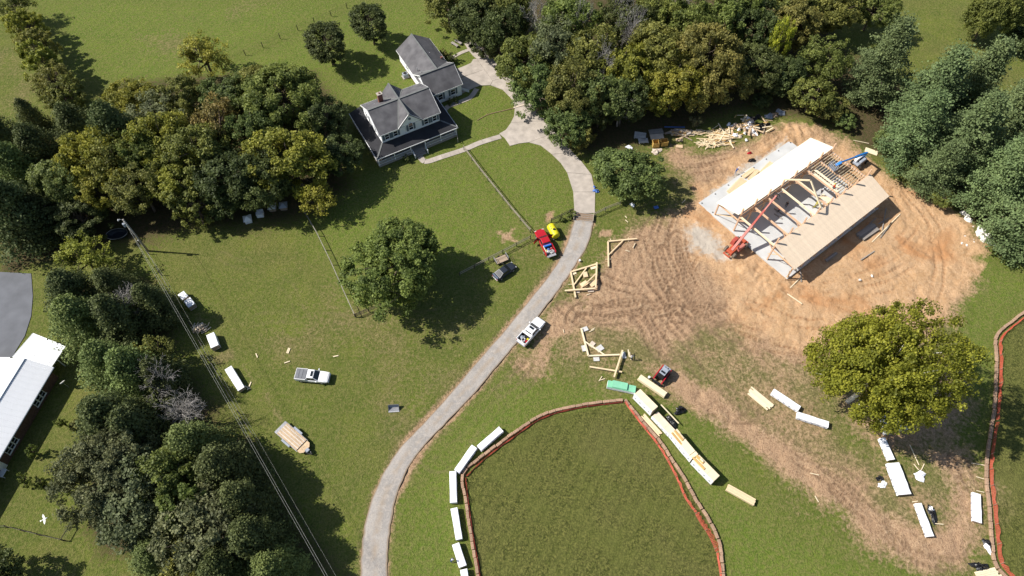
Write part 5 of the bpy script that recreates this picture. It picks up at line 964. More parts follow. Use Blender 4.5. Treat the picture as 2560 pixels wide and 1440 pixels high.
for k in range(4): cg.beam(t_+Vector((0, -.6+k*.4, -.5)), t_+Vector((0, -.6+k*.4, .5)), .06, .06)
cg.beam(t_+Vector((0, -.7, .5)), t_+Vector((0, .7, .5)), .08, .08).beam(t_+Vector((0, -.7, -.5)), t_+Vector((0, .7, -.5)), .08, .08).build('fork_carriage', 'black', th)
for s in (-.35, .35): MB().beam(t_+Vector((0, s, -.5)), t_+Vector((1.2, s, -.45)), .1, .06).build('fork', 'steel', th)
MB().beam(t_+Vector((.2, 0, .3)), t_+Vector((2.6, -.6, 1.4)), .05, .05).build('jib_bar', 'steel', th)
# blue articulated boom lift
p = G(2146, 408); bl = thing('boom_lift', 'blue articulated boom lift parked behind the far end of the barn', 'boom lift', (p.x, p.y, 0), R(38)); BI = (Matrix.Translation((p.x, p.y, 0)) @ Matrix.Rotation(R(38), 4, 'Z')).inverted()
for x in (-1.1, 1.1):
    for s in (-1, 1): wheel(bl, x, s*.95, .42, .3)
MB().box((0, 0, .62), (2.9, 1.3, .4)).build('chassis', 'paint_grey', bl, .05); MB().box((0, .45, 1.25), (2.3, .62, .8)).build('engine_hood', 'paint_white', bl, .08); MB().box((-.1, -.5, 1.2), (1.9, .55, .7)).build('battery_hood', 'paint_grey', bl, .08); MB().box((0, 0, .95), (1.2, 1.0, .3)).build('turntable', 'black', bl)
base_ = Vector((.9, 0, 1.5)); kn = BI @ G(2168, 382, 4.2); arm = BI @ G(2103, 405.6, 6.6); bas = BI @ G(2090, 413, 6.2)
MB().beam(base_, kn, .34, .4).build('riser_arm', 'paint_blue', bl, .02); mid = kn.lerp(arm, .45); MB().beam(kn, mid, .36, .42).build('main_boom', 'paint_blue', bl, .02); MB().beam(mid, arm, .24, .28).build('boom_extension', 'paint_blue', bl, .02); MB().beam(arm, bas, .5, .3).build('jib', 'bright_blue', bl, .02)
ba = MB(); dvb = (bas-arm).normalized(); u_ = Vector((-dvb.y, dvb.x, 0)).normalized(); w_ = Vector((u_.y, -u_.x, 0))
bc = bas+dvb*.6-Vector((0, 0, .3)); bc.z = max(bc.z, 5.3)
for i in (-1, 1):
    for j in (-1, 1): ba.beam(bc+u_*i*.8+w_*j*.4, bc+u_*i*.8+w_*j*.4+Vector((0, 0, 1.0)), .05, .05)
for z in (.1, .55, 1.0):
    for i in (-1, 1): ba.beam(bc+u_*i*.8+w_*-.4+Vector((0, 0, z)), bc+u_*i*.8+w_*.4+Vector((0, 0, z)), .05, .05); ba.beam(bc+w_*i*.4+u_*-.8+Vector((0, 0, z)), bc+w_*i*.4+u_*.8+Vector((0, 0, z)), .05, .05)
ba.build('basket_rail', 'paint_grey', bl); MB().beam(bc-u_*.8+Vector((0, 0, .05)), bc+u_*.8+Vector((0, 0, .05)), .8, .06).build('basket_floor', 'steel', bl)
# ------------------------------------------------------------------ people
def person(label, px, py, z, heading, shirt, pants, lean=.0, arms=((.25, .45), (.25, .45)), hat=None, kneel=False, h=1.76, stride=.12):
    p = G(px, py, z); o = thing('person', label, 'person', (p.x, p.y, z), heading); k = h/1.76; hip = .92 if not kneel else .45
    V_ = []; E_ = []; Rr = []
    def v(x, y, zz, r): V_.append((x*k, y*k, zz*k)); Rr.append(r*k); return len(V_)-1
    L_ = lean; pel = v(0, 0, hip, .15); ab = v(.08*L_*2, 0, hip+.2, .145); ch_ = v(.3*L_*1.3, 0, hip+.44, .165); nk = v(.45*L_*1.3, 0, hip+.60, .06); hd_ = v(.5*L_*1.3+.03, 0, hip+.74, .105); tp = v(.5*L_*1.3+.02, 0, hip+.83, .08)
    E_ += [(pel, ab), (ab, ch_), (ch_, nk), (nk, hd_), (hd_, tp)]; hands = []
    for s, (fw, dn) in ((1, arms[0]), (-1, arms[1])):
        sh = v(.3*L_*1.3, s*.2, hip+.48, .07); el = v(.3*L_*1.3+fw*.5, s*.27, hip+.48-.28*(1-fw*.4), .05); wr = v(.3*L_*1.3+fw*1.1, s*.22, hip+.48-dn, .036); E_ += [(ch_, sh), (sh, el), (el, wr)]; hands.append((wr, s, fw))
        hp = v(0, s*.1, hip-.05, .105); st = stride*s
        if kneel: kn_ = v(.32, s*.14, .3, .075); an = v(.0, s*.14, .08, .05); to = v(-.12, s*.14, .05, .045)
        else: kn_ = v(.04+st*.5, s*.11, .49, .075); an = v(st-.02, s*.11, .09, .05); to = v(st+.17, s*.12, .045, .042)
        E_ += [(pel, hp), (hp, kn_), (kn_, an), (an, to)]
    me = bpy.data.meshes.new('body'); me.from_pydata(V_, E_, []); b = bpy.data.objects.new('body', me); C.objects.link(b)
    sm = b.modifiers.new('skin', 'SKIN'); b.modifiers.new('sub', 'SUBSURF').levels = 1
    for i, sv in enumerate(me.skin_vertices[0].data): sv.radius = (Rr[i], Rr[i]); sv.use_root = (i == 0)
    dg = bpy.context.evaluated_depsgraph_get(); nm = bpy.data.meshes.new_from_object(b.evaluated_get(dg)); bpy.data.objects.remove(b)
    bm = bmesh.new(); bm.from_mesh(nm)                # hands: palm and five bent fingers each
    for wr, s, fw in hands:
        w0 = Vector(V_[wr]); d0 = Vector((.6+fw*.4, 0, -.8+fw)).normalized(); mb = MB(); mb.beam(w0, w0+d0*.09*k, .075*k, .03*k)
        for f in range(4):
            a0 = w0+d0*.085*k+Vector((0, (-.03+.02*f)*k, 0)); mb.tube([a0, a0+d0*.04*k, a0+d0*.065*k+Vector((0, 0, -.02*k))], [.009*k, .008*k, .006*k], 5)
        t0 = w0+d0*.03*k+Vector((0, -s*.035*k, 0)); mb.tube([t0, t0+d0*.03*k+Vector((0, -s*.025*k, 0)), t0+d0*.055*k+Vector((0, -s*.03*k, 0))], [.011*k, .01*k, .007*k], 5)
        n0 = [bm.verts.new(q) for q in mb.v]
        for f in mb.f:
            try: bm.faces.new([n0[i] for i in f])
            except ValueError: pass
    bm.to_mesh(nm); bm.free(); nm.materials.clear()
    for m in (shirt, pants, 'skin', 'black'): nm.materials.append(MATS[m])
    for f in nm.polygons:
        c_ = f.center; f.use_smooth = True
        f.material_index = 3 if c_.z < .09*k else 1 if c_.z < (hip+.06)*k and abs(c_.y) < .2*k else 2 if c_.z > (hip+.57)*k else 0
        if abs(c_.y) > .19*k and c_.z < (hip+.34)*k and c_.z > .6*k: f.material_index = 2
    obj('body', nm, o); hp_ = Vector(V_[4])
    fc = MB()                                         # face: nose, eyes, mouth, ears
    fc.box(hp_+Vector((.105*k, 0, .0)), (.03, .025, .045)).box(hp_+Vector((.09*k, .035, .03)), (.02, .022, .012)).box(hp_+Vector((.09*k, -.035, .03)), (.02, .022, .012)).box(hp_+Vector((.092*k, 0, -.05)), (.02, .045, .012)).box(hp_+Vector((0, .105*k, .0)), (.04, .02, .06)).box(hp_+Vector((0, -.105*k, .0)), (.04, .02, .06)); fc.build('face_features', 'skin', o)
    if hat: MB().tube([hp_+Vector((0, 0, .03)), hp_+Vector((0, 0, .08)), hp_+Vector((0, 0, .14)), hp_+Vector((0, 0, .165))], [.125, .12, .085, .03], 12).box(hp_+Vector((.12, 0, .05)), (.12, .15, .015)).build('hat', hat, o, smooth=False)
    else: MB().tube([hp_+Vector((-.02, 0, .0)), hp_+Vector((-.015, 0, .07)), hp_+Vector((-.01, 0, .115)), hp_+Vector((0, 0, .14))], [.108, .112, .08, .03], 10).build('hair', 'dark_cloth', o, smooth=True)
    return o
person('worker in an orange shirt bending over on the shaded slab inside the barn', 1945, 531, SZ, 2.6, 'shirt_orange', 'dark_cloth', .7, ((.45, .5), (.45, .55)))
person('worker in dark clothes standing in the barn shade near the orange shirted one', 1964, 517, SZ, -2.2, 'dark_cloth', 'denim', .3)
person('worker in an orange shirt with yellow hat on the near edge of the joists', 2084, 472, SZ+hT+.25, 2.2, 'shirt_orange', 'denim', .35, ((.4, .3), (.3, .4)), 'yellow_poly', kneel=True)
person('worker in blue and white crouching outside the left slab edge', 1837, 435, 0, .6, 'shirt_blue', 'paint_grey', .6, ((.4, .5), (.4, .5)), 'shirt_white')
person('bare headed worker carrying a board beside the crossed ground timbers', 1578, 899, 0, 1.8, 'shirt_white', 'dark_cloth', .1, ((.3, .3), (.25, .5)), stride=.2)
person('worker in a blue shirt and white hat beside the lowest left wrapped stack', 1129, 1403, 0, -.3, 'shirt_blue', 'denim', .3, ((.4, .35), (.3, .4)), 'shirt_white')
person('worker in a dark shirt on the scaffold inside the barn', 2049, 489, SZ+3.25, 1.2, 'dark_cloth', 'grey_board', .3, ((.4, .3), (.3, .4)), 'shirt_white')
p = G(1576, 897); tag(MB().beam((0, -.2, .95), (0, 1.1, 1.15), .16, .05).build('carried_board', 'pale_wood', None, 0, False, (p.x-.35, p.y+.1, 0), .1), 'short board held by the worker beside the crossed timbers', 'board')
# ------------------------------------------------------------------ wrapped lumber packages
def package(label, a, b, w, h, group='white wrapped lumber packages', z=0.0, over=.0, name='wrapped_lumber', marks=True):
    A = G(*a, z+h); B = G(*b, z+h); L_ = (B-A).length; o = thing(name, label, 'lumber package', (A.x, A.y, z), math.atan2((B-A).y, (B-A).x), group); rr = random.Random(int(a[0]*3+a[1]))
    n = max(3, int(L_/.8)); rings = []
    for i in range(n+1):
        x = L_*i/n; j = lambda s=.035: rr.uniform(-s, s); hw_ = w/2+j(.03); hh = h+j(.03)
        rings.append([(x, -hw_, .14+j(.02)), (x, hw_, .14+j(.02)), (x, hw_+j(.02), hh*.5), (x, hw_+j(.01), hh-.05), (x, hw_-.06, hh), (x, j(.1), hh+j(.03)), (x, -hw_+.06, hh), (x, -hw_+j(.01), hh-.05), (x, -hw_+j(.02), hh*.5)])
    MB().loft(rings).build('wrap', 'white_wrap', o)
    for k in range(2 if L_ < 2.5 else 3): MB().box((L_*(.15+.35*k) if L_ >= 2.5 else L_*(.25+.5*k), 0, .07), (.12, w*.95, .14)).build('runner', 'old_wood', o)
    nb = max(4, int(w/.15)); em = MB()
    for k in range(nb):
        for l in range(max(2, int(h/.2))): em.box((L_+.012, -w/2+w*(k+.5)/nb, .2+(h-.26)*(l+.5)/max(2, int(h/.2))), (.03, w/nb*.9, (h-.26)/max(2, int(h/.2))*.88))
    em.build('board_ends', 'old_wood', o)
    if marks:
        mk = MB(); m = int(L_/.9)
        for k in range(m):
            for s in (-1, 1): mk.box((L_*(k+.5)/m, s*(w/2+.035), h*.55), (.28, .01, .16)).box((L_*(k+.5)/m+.02, s*(w/2+.035), h*.55-.16), (.18, .01, .06))
        mk.build('print', 'wrap_print', o)
    return o
for lab, a, b, w, h in [
 ('white wrapped lumber package nearest the top of the bale arc, beside the lane bend',(1198,1120),(1253,1072),1.05,.9), ('white wrapped lumber package second along the bale arc from the lane bend',(1142,1178),(1186,1116),1.05,.9), ('white wrapped lumber package standing upright in view left of the bale corner',(1134,1256),(1132,1178),1.05,.95), ('white wrapped lumber package third from the bottom edge left of the bales',(1148,1348),(1135,1270),1.0,.9), ('white wrapped lumber package beside the worker in the blue shirt',(1157,1416),(1139,1359),1.1,.95), ('white wrapped lumber package cut by the bottom edge left of the bales',(1170,1490),(1159,1423),1.05,.95),
 ('white wrapped lumber package right of the loose round-edged beams, upper of two',(1932,977),(1999,1021),1.05,.85), ('white wrapped lumber package right of the loose beams, lower of two',(1994,1036),(2072,1061),1.05,.85), ('white wrapped lumber package half in the sycamore shade',(2206,1095),(2230,1149),1.05,.75), ('double width white wrapped package below the sycamore, widest of all',(2233,1157),(2263,1236),2.0,.8), ('long white wrapped package beside the black plastic at the lower right',(2296,1258),(2327,1341),1.05,.7), ('white wrapped package along the right hand bale row',(2442,1233),(2444,1305),1.25,.6),
 ('white wrapped package mostly hidden under the sycamore crown',(2203,1035),(2222,1085),1.2,.8), ('second white wrapped package hidden under the sycamore crown',(2243,1040),(2262,1075),1.2,.8),
 ('short white topped stack in tree shade by the power line, upper of a pair',(452,732),(463,745),1.25,1.15), ('short white topped stack by the power line, lower of a pair',(467,748),(479,764),1.3,1.25), ('white wrapped stack standing next to the heap of short boards',(525,834),(537,866),1.35,1.3), ('long white wrapped package between the power line and the yellowed grass strip',(570,919),(603,972),1.2,.95)]:
    package(lab, a, b, w, h)
# long row with plywood tops
def topped(label, a, b, w, h, tops, wrapm='white_wrap', base=.0):
    o = package(label, a, b, w, h, group='plywood topped stacks in the long row')
    A = G(*a, h); B = G(*b, h); L_ = (B-A).length; x = .04
    n = max(2, round(L_/1.22))
    for k in range(n): MB().box((L_*(k+.5)/n, .03, h+.045), (L_/n-.02, w-.02, .05)).build('plywood_sheet', 'deck_wood' if tops else 'pale_wood', o)
    return o, L_
topped('tall white stack with pale plywood top at the upper end of the long row',(1593,979),(1637,1023),1.35,1.9,False)
topped('low white stack with brownish plywood top, second in the long row',(1637,1035),(1680,1081),1.3,1.0,True)
t3, l3 = topped('tall white stack third in the long row with orange boards on top',(1684,1078),(1737,1142),1.35,1.75,False); t4, l4 = topped('tall white stack at the lower end of the long row with dark end shadow',(1739,1144),(1791,1197),1.4,1.8,False)
def on_stack(t, x, y, s, m, lab, z):
    M = Matrix.Translation(t.location) @ Matrix.Rotation(t.rotation_euler[2], 4, 'Z'); p = M @ Vector((x, y, z)); tag(MB().box((0, 0, s[2]/2), s).build('loose_board', m, None, .01, False, p, t.rotation_euler[2]), lab, 'board', 'boards lying on the long row')
on_stack(t3, 1.2, -.45, (2.3, .28, .12), 'orange_wood', 'long orange board on the third stack, left edge', 1.83); on_stack(t3, 1.0, .15, (1.9, .3, .14), 'orange_wood', 'wide orange board on the third stack, right side', 1.83); on_stack(t3, 1.3, .45, (1.1, .2, .2), 'fresh_wood', 'short pale block on the third stack', 1.83); on_stack(t3, 3.2, .0, (2.2, 1.25, .1), 'pale_wood', 'broad pale sheet lying on the third stack', 1.83)
on_stack(t4, .9, -.35, (2.4, .32, .14), 'orange_wood', 'long orange board on the fourth stack', 1.88); on_stack(t4, .6, .25, (1.5, .4, .14), 'orange_wood', 'orange board on the right of the fourth stack', 1.88); on_stack(t4, .9, .3, (.6, .25, .12), 'pale_wood', 'short pale offcut on top of an orange board of the fourth stack', 2.03)
# green sheathing stack
gs = thing('sheathing_stack', 'stack of mint green wall sheets at the upper end of the long row', 'sheet stack', G(1517, 964, 0), ang((1517, 964), (1588, 979)))
Lg = (G(1588, 979, .8)-G(1517, 964, .8)).length; MB().box((Lg/2, 0, .42), (Lg, 1.22, .6)).build('wrap', 'white_wrap', gs, .02)
for k in range(6): MB().box((Lg/2, 0, .74+k*.03), (Lg-.05, 1.2, .026)).build('sheet', 'green_sheet', gs)
for k in range(5): MB().box((Lg*.42+.02*k, .08, .94+k*.05), (2.45, 1.2, .045)).build('sheet', 'green_sheet', gs)
for k in range(4): MB().box((Lg*.2*(k+.6), 0, .06), (.12, 1.1, .12)).build('runner', 'old_wood', gs)
gs.location.z = 0
bundle('beam_stack', 'stack of long pale beams in front of the red skid loader', (1598, 941), (1665, 987), 1.0, .62, 4, 2, 'pale_wood', z=.08)
bundle('lumber_stack', 'neat bundle of pale boards below the lower end of the long row', (1818, 1217), (1888, 1256), 1.05, .5, 6, 4, 'fresh_wood', z=.08)
bundle('beam_spread', 'loose spread of seven pale beams right of the long row', (1872, 973), (1929, 1020), 1.55, .25, 7, 1, 'pale_wood', jit=.7)
bundle('board_spread', 'long thin boards lying between the straw bales and the low stack', (1606, 1036), (1653, 1088), .8, .18, 4, 1, 'fresh_wood', jit=.6)
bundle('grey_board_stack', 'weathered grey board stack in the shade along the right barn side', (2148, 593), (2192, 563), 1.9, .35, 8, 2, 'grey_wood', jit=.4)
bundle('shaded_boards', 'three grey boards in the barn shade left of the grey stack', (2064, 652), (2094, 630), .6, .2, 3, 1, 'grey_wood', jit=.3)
bundle('bottom_boards', 'pale boards cut by the bottom edge at the right bale row', (2440, 1442), (2500, 1428), 1.3, .3, 5, 1, 'pale_wood', jit=.5)
# ------------------------------------------------------------------ timber L-frames lying on the ground
def beam_px(o, M, a, b, w=.26, h=.26, z=.13, m='fresh_wood', name='timber'):
    A = M @ G(*a, z); B = M @ G(*b, z); A.z = B.z = z; return MB().beam(A, B, w, h).build(name, m, o)
def lframe(label, pts_, braces, m='fresh_wood', z=.2, extra=()):
    p = G(*pts_[1]); o = thing('timber_bent', label, 'timber frame', (p.x, p.y, 0), 0, 'timber frames lying on the ground'); M = Matrix.Translation((-p.x, -p.y, 0))
    for a, b in zip(pts_[:-1], pts_[1:]): beam_px(o, M, a, b, .27, .26, z, m)
    for a, b in braces: beam_px(o, M, a, b, .2, .18, z+.02, m, 'brace')
    for a, b in extra: beam_px(o, M, a, b, .08, .07, z-.15, 'pale_wood', 'sticker')
    return o
lframe('single right angled timber frame with brace, uppermost on the site', [(1521,667),(1520,604),(1592,597)], [((1522,637),(1559,600))], extra=[((1513,648),(1528,648)), ((1526,597),(1530,606)), ((1571,594),(1571,604))])
lframe('left half of the diamond of two timber frames beside the lane', [(1439,744),(1427,680),(1495,659)], [((1435,712),(1466,670))], z=.22, extra=[((1420,711),(1436,711))])
lframe('right half of the diamond of two timber frames beside the lane', [(1412,727),(1489,721),(1492,656)], [((1453,720),(1490,684))], z=.5)
lframe('pale timber frame with brace right of the white pickup on the lane', [(1453,821),(1471,890),(1549,887)], [((1461,853),(1511,887))], 'pale_wood')
tag(MB().beam((0, 0, .65), ((G(1556,876,.6)-G(1535,943,.6)).length, 0, .65), .28, .28).build('crossing_timber', 'fresh_wood', None, 0, False, (*G(1535,943,.6).xy, 0), ang((1535,943),(1556,876))), 'single raised timber crossing the end of the pale frame', 'timber')
tag(MB().beam((0, 0, .3), ((G(1555,930,.3)-G(1474,917,.3)).length, 0, .3), .26, .2).build('lying_timber', 'fresh_wood', None, 0, False, (*G(1474,917,.3).xy, 0), ang((1474,917),(1555,930))), 'timber laid on three short sticks above the green sheets', 'timber')
for i, (px, py, s, rz, m, l) in enumerate([(1462,823,(1.1,.8,.06),.4,'grey_board','grey square board at the top end of the pale frame'), (1480,861,(1.1,.8,.06),.9,'pink_board','tan square board inside the pale frame, upper'), (1499,871,(1.3,1.0,.06),.6,'grey_board','large grey board inside the pale frame'), (1491,898,(1.0,.7,.06),.05,'grey_board','grey board just below the pale frame corner'), (1559,888,(.7,1.2,.06),.1,'grey_board','grey board right of the crossing timber'), (1459,871,(.6,1.1,.06),.2,'grey_board','grey board left of the pale frame'),
    (1460,710,(1.4,.9,.08),.6,'fresh_wood','plywood piece inside the diamond, left'), (1483,708,(1.5,1.1,.08),.6,'fresh_wood','plywood piece inside the diamond, right'), (1463,688,(.8,1.1,.3),.2,'fresh_wood','block of boards in the middle of the diamond'), (1435,683,(.8,.6,.08),.5,'pale_wood','small board in the left corner of the diamond'), (1484,669,(1.2,.6,.1),.3,'pale_wood','board tucked under the top corner of the diamond'), (1444,730,(.7,.4,.08),.1,'pink_board','tan offcut below the diamond, left'), (1477,727,(1.1,.5,.08),.1,'pink_board','tan offcut below the diamond, right')]):
    p = G(px, py); tag(MB().box((0, 0, s[2]/2), s).build('sheet_offcut', m, None, 0, False, (p.x, p.y, .0), rz), l, 'offcut', 'sheet offcuts around the timber frames')
sticks = [(640,884,644,894),(722,870,717,883),(725,871,720,884),(711,908,725,903),(833,892,846,889),(1563,550,1570,556),(1588,608,1582,620),(1563,626,1574,629),(1478,825,1487,820),(1473,830,1485,824),(1408,824,1410,832),(1497,953,1505,941),(1499,951,1512,947),(1574,880,1577,900),(2133,351,2172,359),(1567,545,1562,540),(2428,1158,2464,1164),(2440,1192,2460,1198),(2441,1227,2460,1231),(2280,1255,2294,1253),(2336,1309,2358,1311),(2284,1160,2296,1175),(2303,1175,2310,1160),(2274,1112,2297,1163),(2025,1183,2047,1188),(2037,1240,2046,1255),(1705,508,1713,500),(619,975,628,955),(612,965,626,972),(2010,590,2024,578),(2152,650,2186,628),(2200,595,2228,556),(2196,560,2222,545),(2205,575,2215,520),(2180,605,2250,535),(2160,572,2190,545),(2005,760,1968,735),(1975,720,2005,690),(2000,665,2003,705),(1466,738,1475,735)]
stick_labels = [(l, k in [0, 1, 2, 3, 4, 27, 28, 29, 30, 31, 32, 33, 34, 35, 36, 37, 38]) for k, l in enumerate(['pale board on the left lawn closest to the long wrapped package', 'left of two parallel boards on the brown lawn ring', 'right of two parallel boards on the brown lawn ring', 'pale board on the lawn just above the covered pickup', 'pale board on the lawn up and right of the covered pickup', 'stick on the grass between the cattle guard and the single frame', 'stick at the tip of the uppermost timber frame', 'stick just below the tip of the uppermost timber frame', 'upper of two thin sticks beside the pale frame top', 'lower of two thin sticks beside the pale frame top', 'tiny stick on the soil near the lane pickup nose', 'left arm of the V of sticks above the green sheets', 'lower arm of the V of sticks above the green sheets', 'thin stick standing beside the board carrying worker', 'long pale stick on the grass beyond the boom lift', 'tiny stick on the grass right of the cattle guard', 'topmost thin stick beside the right bale row', 'middle thin stick beside the right bale row', 'lowest thin stick beside the right bale row', 'stick above the long lower right package', 'stick right of the black plastic at the lower right package', 'left stick stuck over the crumpled white sheet', 'right stick stuck over the crumpled white sheet', 'long pale stick coming out of the sycamore shade', 'thin stick on the soil track right of the neat bundle', 'second thin stick on the soil track, farther down', 'stick on the soil at the left slab corner', 'pale board beside the yellowed strip by the long package', 'pale board at the lower end of the long left package', 'grey board in the barn shade close to the slab', 'pale board on sunny clay below the grey stack', 'grey board in the barn shade pointing to the far corner', 'pale grey board crossing it in the barn shade', 'grey board steepest in the barn shade beyond the stack', 'long pale board at the sunny edge of the barn shade', 'grey plank between the slab and the grey stack', 'pale plank below the near barn corner', 'pale prop on the ground at the near barn corner', 'grey prop beside the near barn corner brace', 'thin stick below the diamond of frames'])]
for i, (a, b, c_, e_) in enumerate(sticks):
    A = G(a, b); B = G(c_, e_); lab, big = stick_labels[i]
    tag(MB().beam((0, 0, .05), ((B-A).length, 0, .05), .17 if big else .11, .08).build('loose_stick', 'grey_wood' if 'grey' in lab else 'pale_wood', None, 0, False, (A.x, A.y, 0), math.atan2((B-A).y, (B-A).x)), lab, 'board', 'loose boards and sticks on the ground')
# heap of short boards by the power line
def heap(name, label, cat, c0, rx, ry, n, lmin, lmax, mats, hmax, seed, w=(.1, .22), ang0=None, spread=.5, tilt=.12):
    p = G(*c0); o = thing(name, label, cat, (p.x, p.y, 0)); rr = random.Random(seed)
    for k in range(n):
        x = rr.gauss(0, .42)*rx; y = rr.gauss(0, .42)*ry; a = rr.uniform(0, 6.28) if ang0 is None else ang0+rr.gauss(0, spread); L_ = rr.uniform(lmin, lmax); z = .06+hmax*max(0, 1-(x/rx)**2-(y/ry)**2)*rr.random(); tz = rr.gauss(0, tilt)*L_/2
        if z-abs(tz) < .04: tz = math.copysign(max(0, z-.04), tz)
        d_ = Vector((math.cos(a)*L_/2, math.sin(a)*L_/2, tz)); q = Vector((x, y, z)); MB().beam(q-d_, q+d_, rr.uniform(*w), rr.choice((.05, .05, .09, .12))).build('board', rr.choice(mats), o)
    return o
heap('board_heap', 'untidy heap of short boards by the power line above the white stack', 'lumber heap', (502, 822), 1.5, .8, 50, .5, 1.2, ['pale_wood', 'fresh_wood', 'pink_board', 'old_wood'], 1.0, 5, ang0=1.0, spread=.25, tilt=.04)
heap('offcut_heap', 'wide heap of yellow lumber offcuts at the edge of the woods', 'lumber heap', (1798, 345), 2.8, 2.5, 120, 1.2, 4.2, ['fresh_wood', 'pale_wood', 'fresh_wood', 'orange_wood'], .6, 9, ang0=.15, spread=.35, tilt=.05)
heap('stick_heap', 'scatter of thin crossed sticks left of the yellow offcut heap', 'lumber heap', (1768, 360), 2.6, 1.2, 40, .8, 3.0, ['pale_wood', 'fresh_wood'], .3, 12, (.07, .14), .1, .6)
heap('brown_board_heap', 'brown and grey board heap between the pallets and the offcut heap', 'lumber heap', (1705, 335), 2.2, 1.3, 46, 1.0, 3.0, ['old_wood', 'orange_wood', 'fresh_wood', 'grey_wood'], .7, 14, (.1, .5), .1, .3)
heap('plank_heap', 'low heap of yellow planks right of the brown board heap', 'lumber heap', (1740, 333), 1.5, .9, 26, 1.0, 2.4, ['fresh_wood', 'cardboard', 'pale_wood'], .4, 16, (.08, .2), .3, .3)
for a, b, l in (((1676,328),(1730,352),'long dark plank leaning across the brown board heap'), ((1794,313),(1834,371),'long pale plank thrown diagonally across the offcut heap'), ((1820,322),(1828,365),'second pale plank across the offcut heap'), ((1660,322),(1712,319),'bluish metal strip behind the brown board heap'), ((1906,340),(1915,302),'grey pole leaning at the right of the plastic rubbish heap')):
    A = G(*a); B = G(*b); tag(MB().beam((0, 0, .55), ((B-A).length, 0, .12), .2, .08).build('long_plank', 'pale_wood' if 'pale' in l else 'tarp_blue' if 'bluish' in l else 'old_wood', None, 0, False, (A.x, A.y, 0), math.atan2((B-A).y, (B-A).x)), l, 'plank')
# pallets, crates and sheets near the rubbish
def pallet(label, px, py, rz, z=0.0, m='grey_wood', n=7, s=(2.4, 1.9)):
    p = G(px, py, z); o = thing('pallet', label, 'pallet', (p.x, p.y, z), rz, 'pallets at the woods edge')
    for k in range(n): MB().box((0, -s[1]/2+s[1]*(k+.5)/n, .17), (s[0], s[1]/n*.82, .04)).build('slat', m, o)
    for x in (-.45, 0, .45): MB().box((x*s[0], 0, .075), (.1, s[1], .15)).build('bearer', m, o)
    return o
pallet('large grey pallet lying at the back of the rubbish row', 1640, 331, .15, s=(3.0, 1.6)); pallet('large grey pallet stacked in front of the back one', 1642, 343, .1, .2, 'pink_board', s=(2.8, 1.5)); pallet('bluish grey pallet in tree shade left of the rubbish row', 1600, 340, -.2, m='grey_board'); pallet('pale grey pallet below the bluish one left of the rubbish row', 1608, 353, .1, m='grey_board', s=(2.0, 1.3))
def crate(label, px, py, rz, s, m='gold_ply'):
    p = G(px, py); o = thing('open_crate', label, 'crate', (p.x, p.y, 0), rz, 'open crates at the woods edge'); x, y, z = s; t = .06
    MB().box((0, 0, .04), (x, y, .06)).build('bottom', m, o)
    for c_, q in (((x/2, 0, z/2), (t, y, z)), ((-x/2, 0, z/2), (t, y, z)), ((0, y/2, z/2), (x-t-.01, t, z)), ((0, -y/2, z/2), (x-t-.01, t, z))): MB().box(c_, q).build('side', m, o)
    return o
crate('open yellow plywood crate in the rubbish row, left one', 1638, 364, .12, (1.3, 1.2, 1.2)); crate('yellow plywood crate in the rubbish row, right one', 1659, 361, .1, (1.4, 1.1, 1.2))
def lump(name, label, px, py, s, m, seed, cat, amp=.4, rz=0.0, group=None, z=0.0):
    p = G(px, py, z); return tag(crumple(seed, s, amp=amp).build(name, m, None, 0, False, (p.x, p.y, z-.02), rz), label, cat, group)
lump('paper_heap', 'pale crumpled paper rubbish spilling below the yellow crates', 1641, 378, (2.2, 1.3, .3), 'pink_board', 31, 'rubbish', .6); lump('insulation_scrap', 'white scrap beside the single green tree at the driveway', 1573, 368, (1.1, .9, .25), 'white_wrap', 33, 'rubbish', .6)
for px, py, rz, l in ((1698, 350, .0, 'tan cardboard sheet below the brown board heap, upper'), (1698, 366, -.1, 'tan cardboard sheet below the brown board heap, lower')):
    p = G(px, py); tag(MB().box((0, 0, .04), (1.4, .8, .06)).build('cardboard_sheet', 'cardboard', None, 0, False, (p.x, p.y, 0), rz), l, 'cardboard')
# plastic and cardboard rubbish heap
p = G(1872, 316); rh = thing('rubbish_heap', 'big heap of white plastic, cardboard and black wrap at the woods edge', 'rubbish heap', (p.x, p.y, 0)); rr = random.Random(77)
for k in range(64):
    x, y = rr.gauss(0, 1.9), rr.gauss(0, 1.5); m = 'black_plastic' if x > 1.3 or (y > 1.2 and rr.random() < .6) else rr.choice(['white_wrap', 'white_wrap', 'pink_board', 'cardboard', 'tarp_blue' if x < -2.4 else 'white_wrap', 'cardboard' if x > 0 else 'white_wrap']); s = rr.uniform(.5, 1.4)
    o = crumple(100+k, (s, s*rr.uniform(.6, 1), rr.uniform(.25, .6)), 6, 10, .6).build('scrap', m, rh, loc=(x, y, .5*max(0, 1-(x/3)**2-(y/2.4)**2)*rr.random()), rz=rr.random()*6)
for k in range(22):
    x, y = rr.gauss(.4, 1.5), rr.gauss(.3, 1.3); a = rr.random()*3.1; L_ = rr.uniform(.8, 2.6); q = Vector((x, y, .75)); d_ = Vector((math.cos(a), math.sin(a), rr.gauss(0, .1)))*L_/2; MB().beam(q-d_, q+d_, rr.uniform(.1, .4), .06).build('board', rr.choice(['cardboard', 'orange_wood', 'pale_wood']), rh)
for px, py, s, m, l, sd in ((1924, 291, (1.8, 1.5, .5), 'paint_grey', 'grey tarp lump right of the rubbish heap, left of three', 41), (1937, 289, (1.6, 1.0, .5), 'old_wood', 'brown tarp lump right of the rubbish heap', 42), (1952, 281, (2.0, 1.4, .35), 'paint_grey', 'grey tarp sheet farthest right of the rubbish heap', 43)): lump('tarp_lump', l, px, py, s, m, sd, 'tarp', .5)
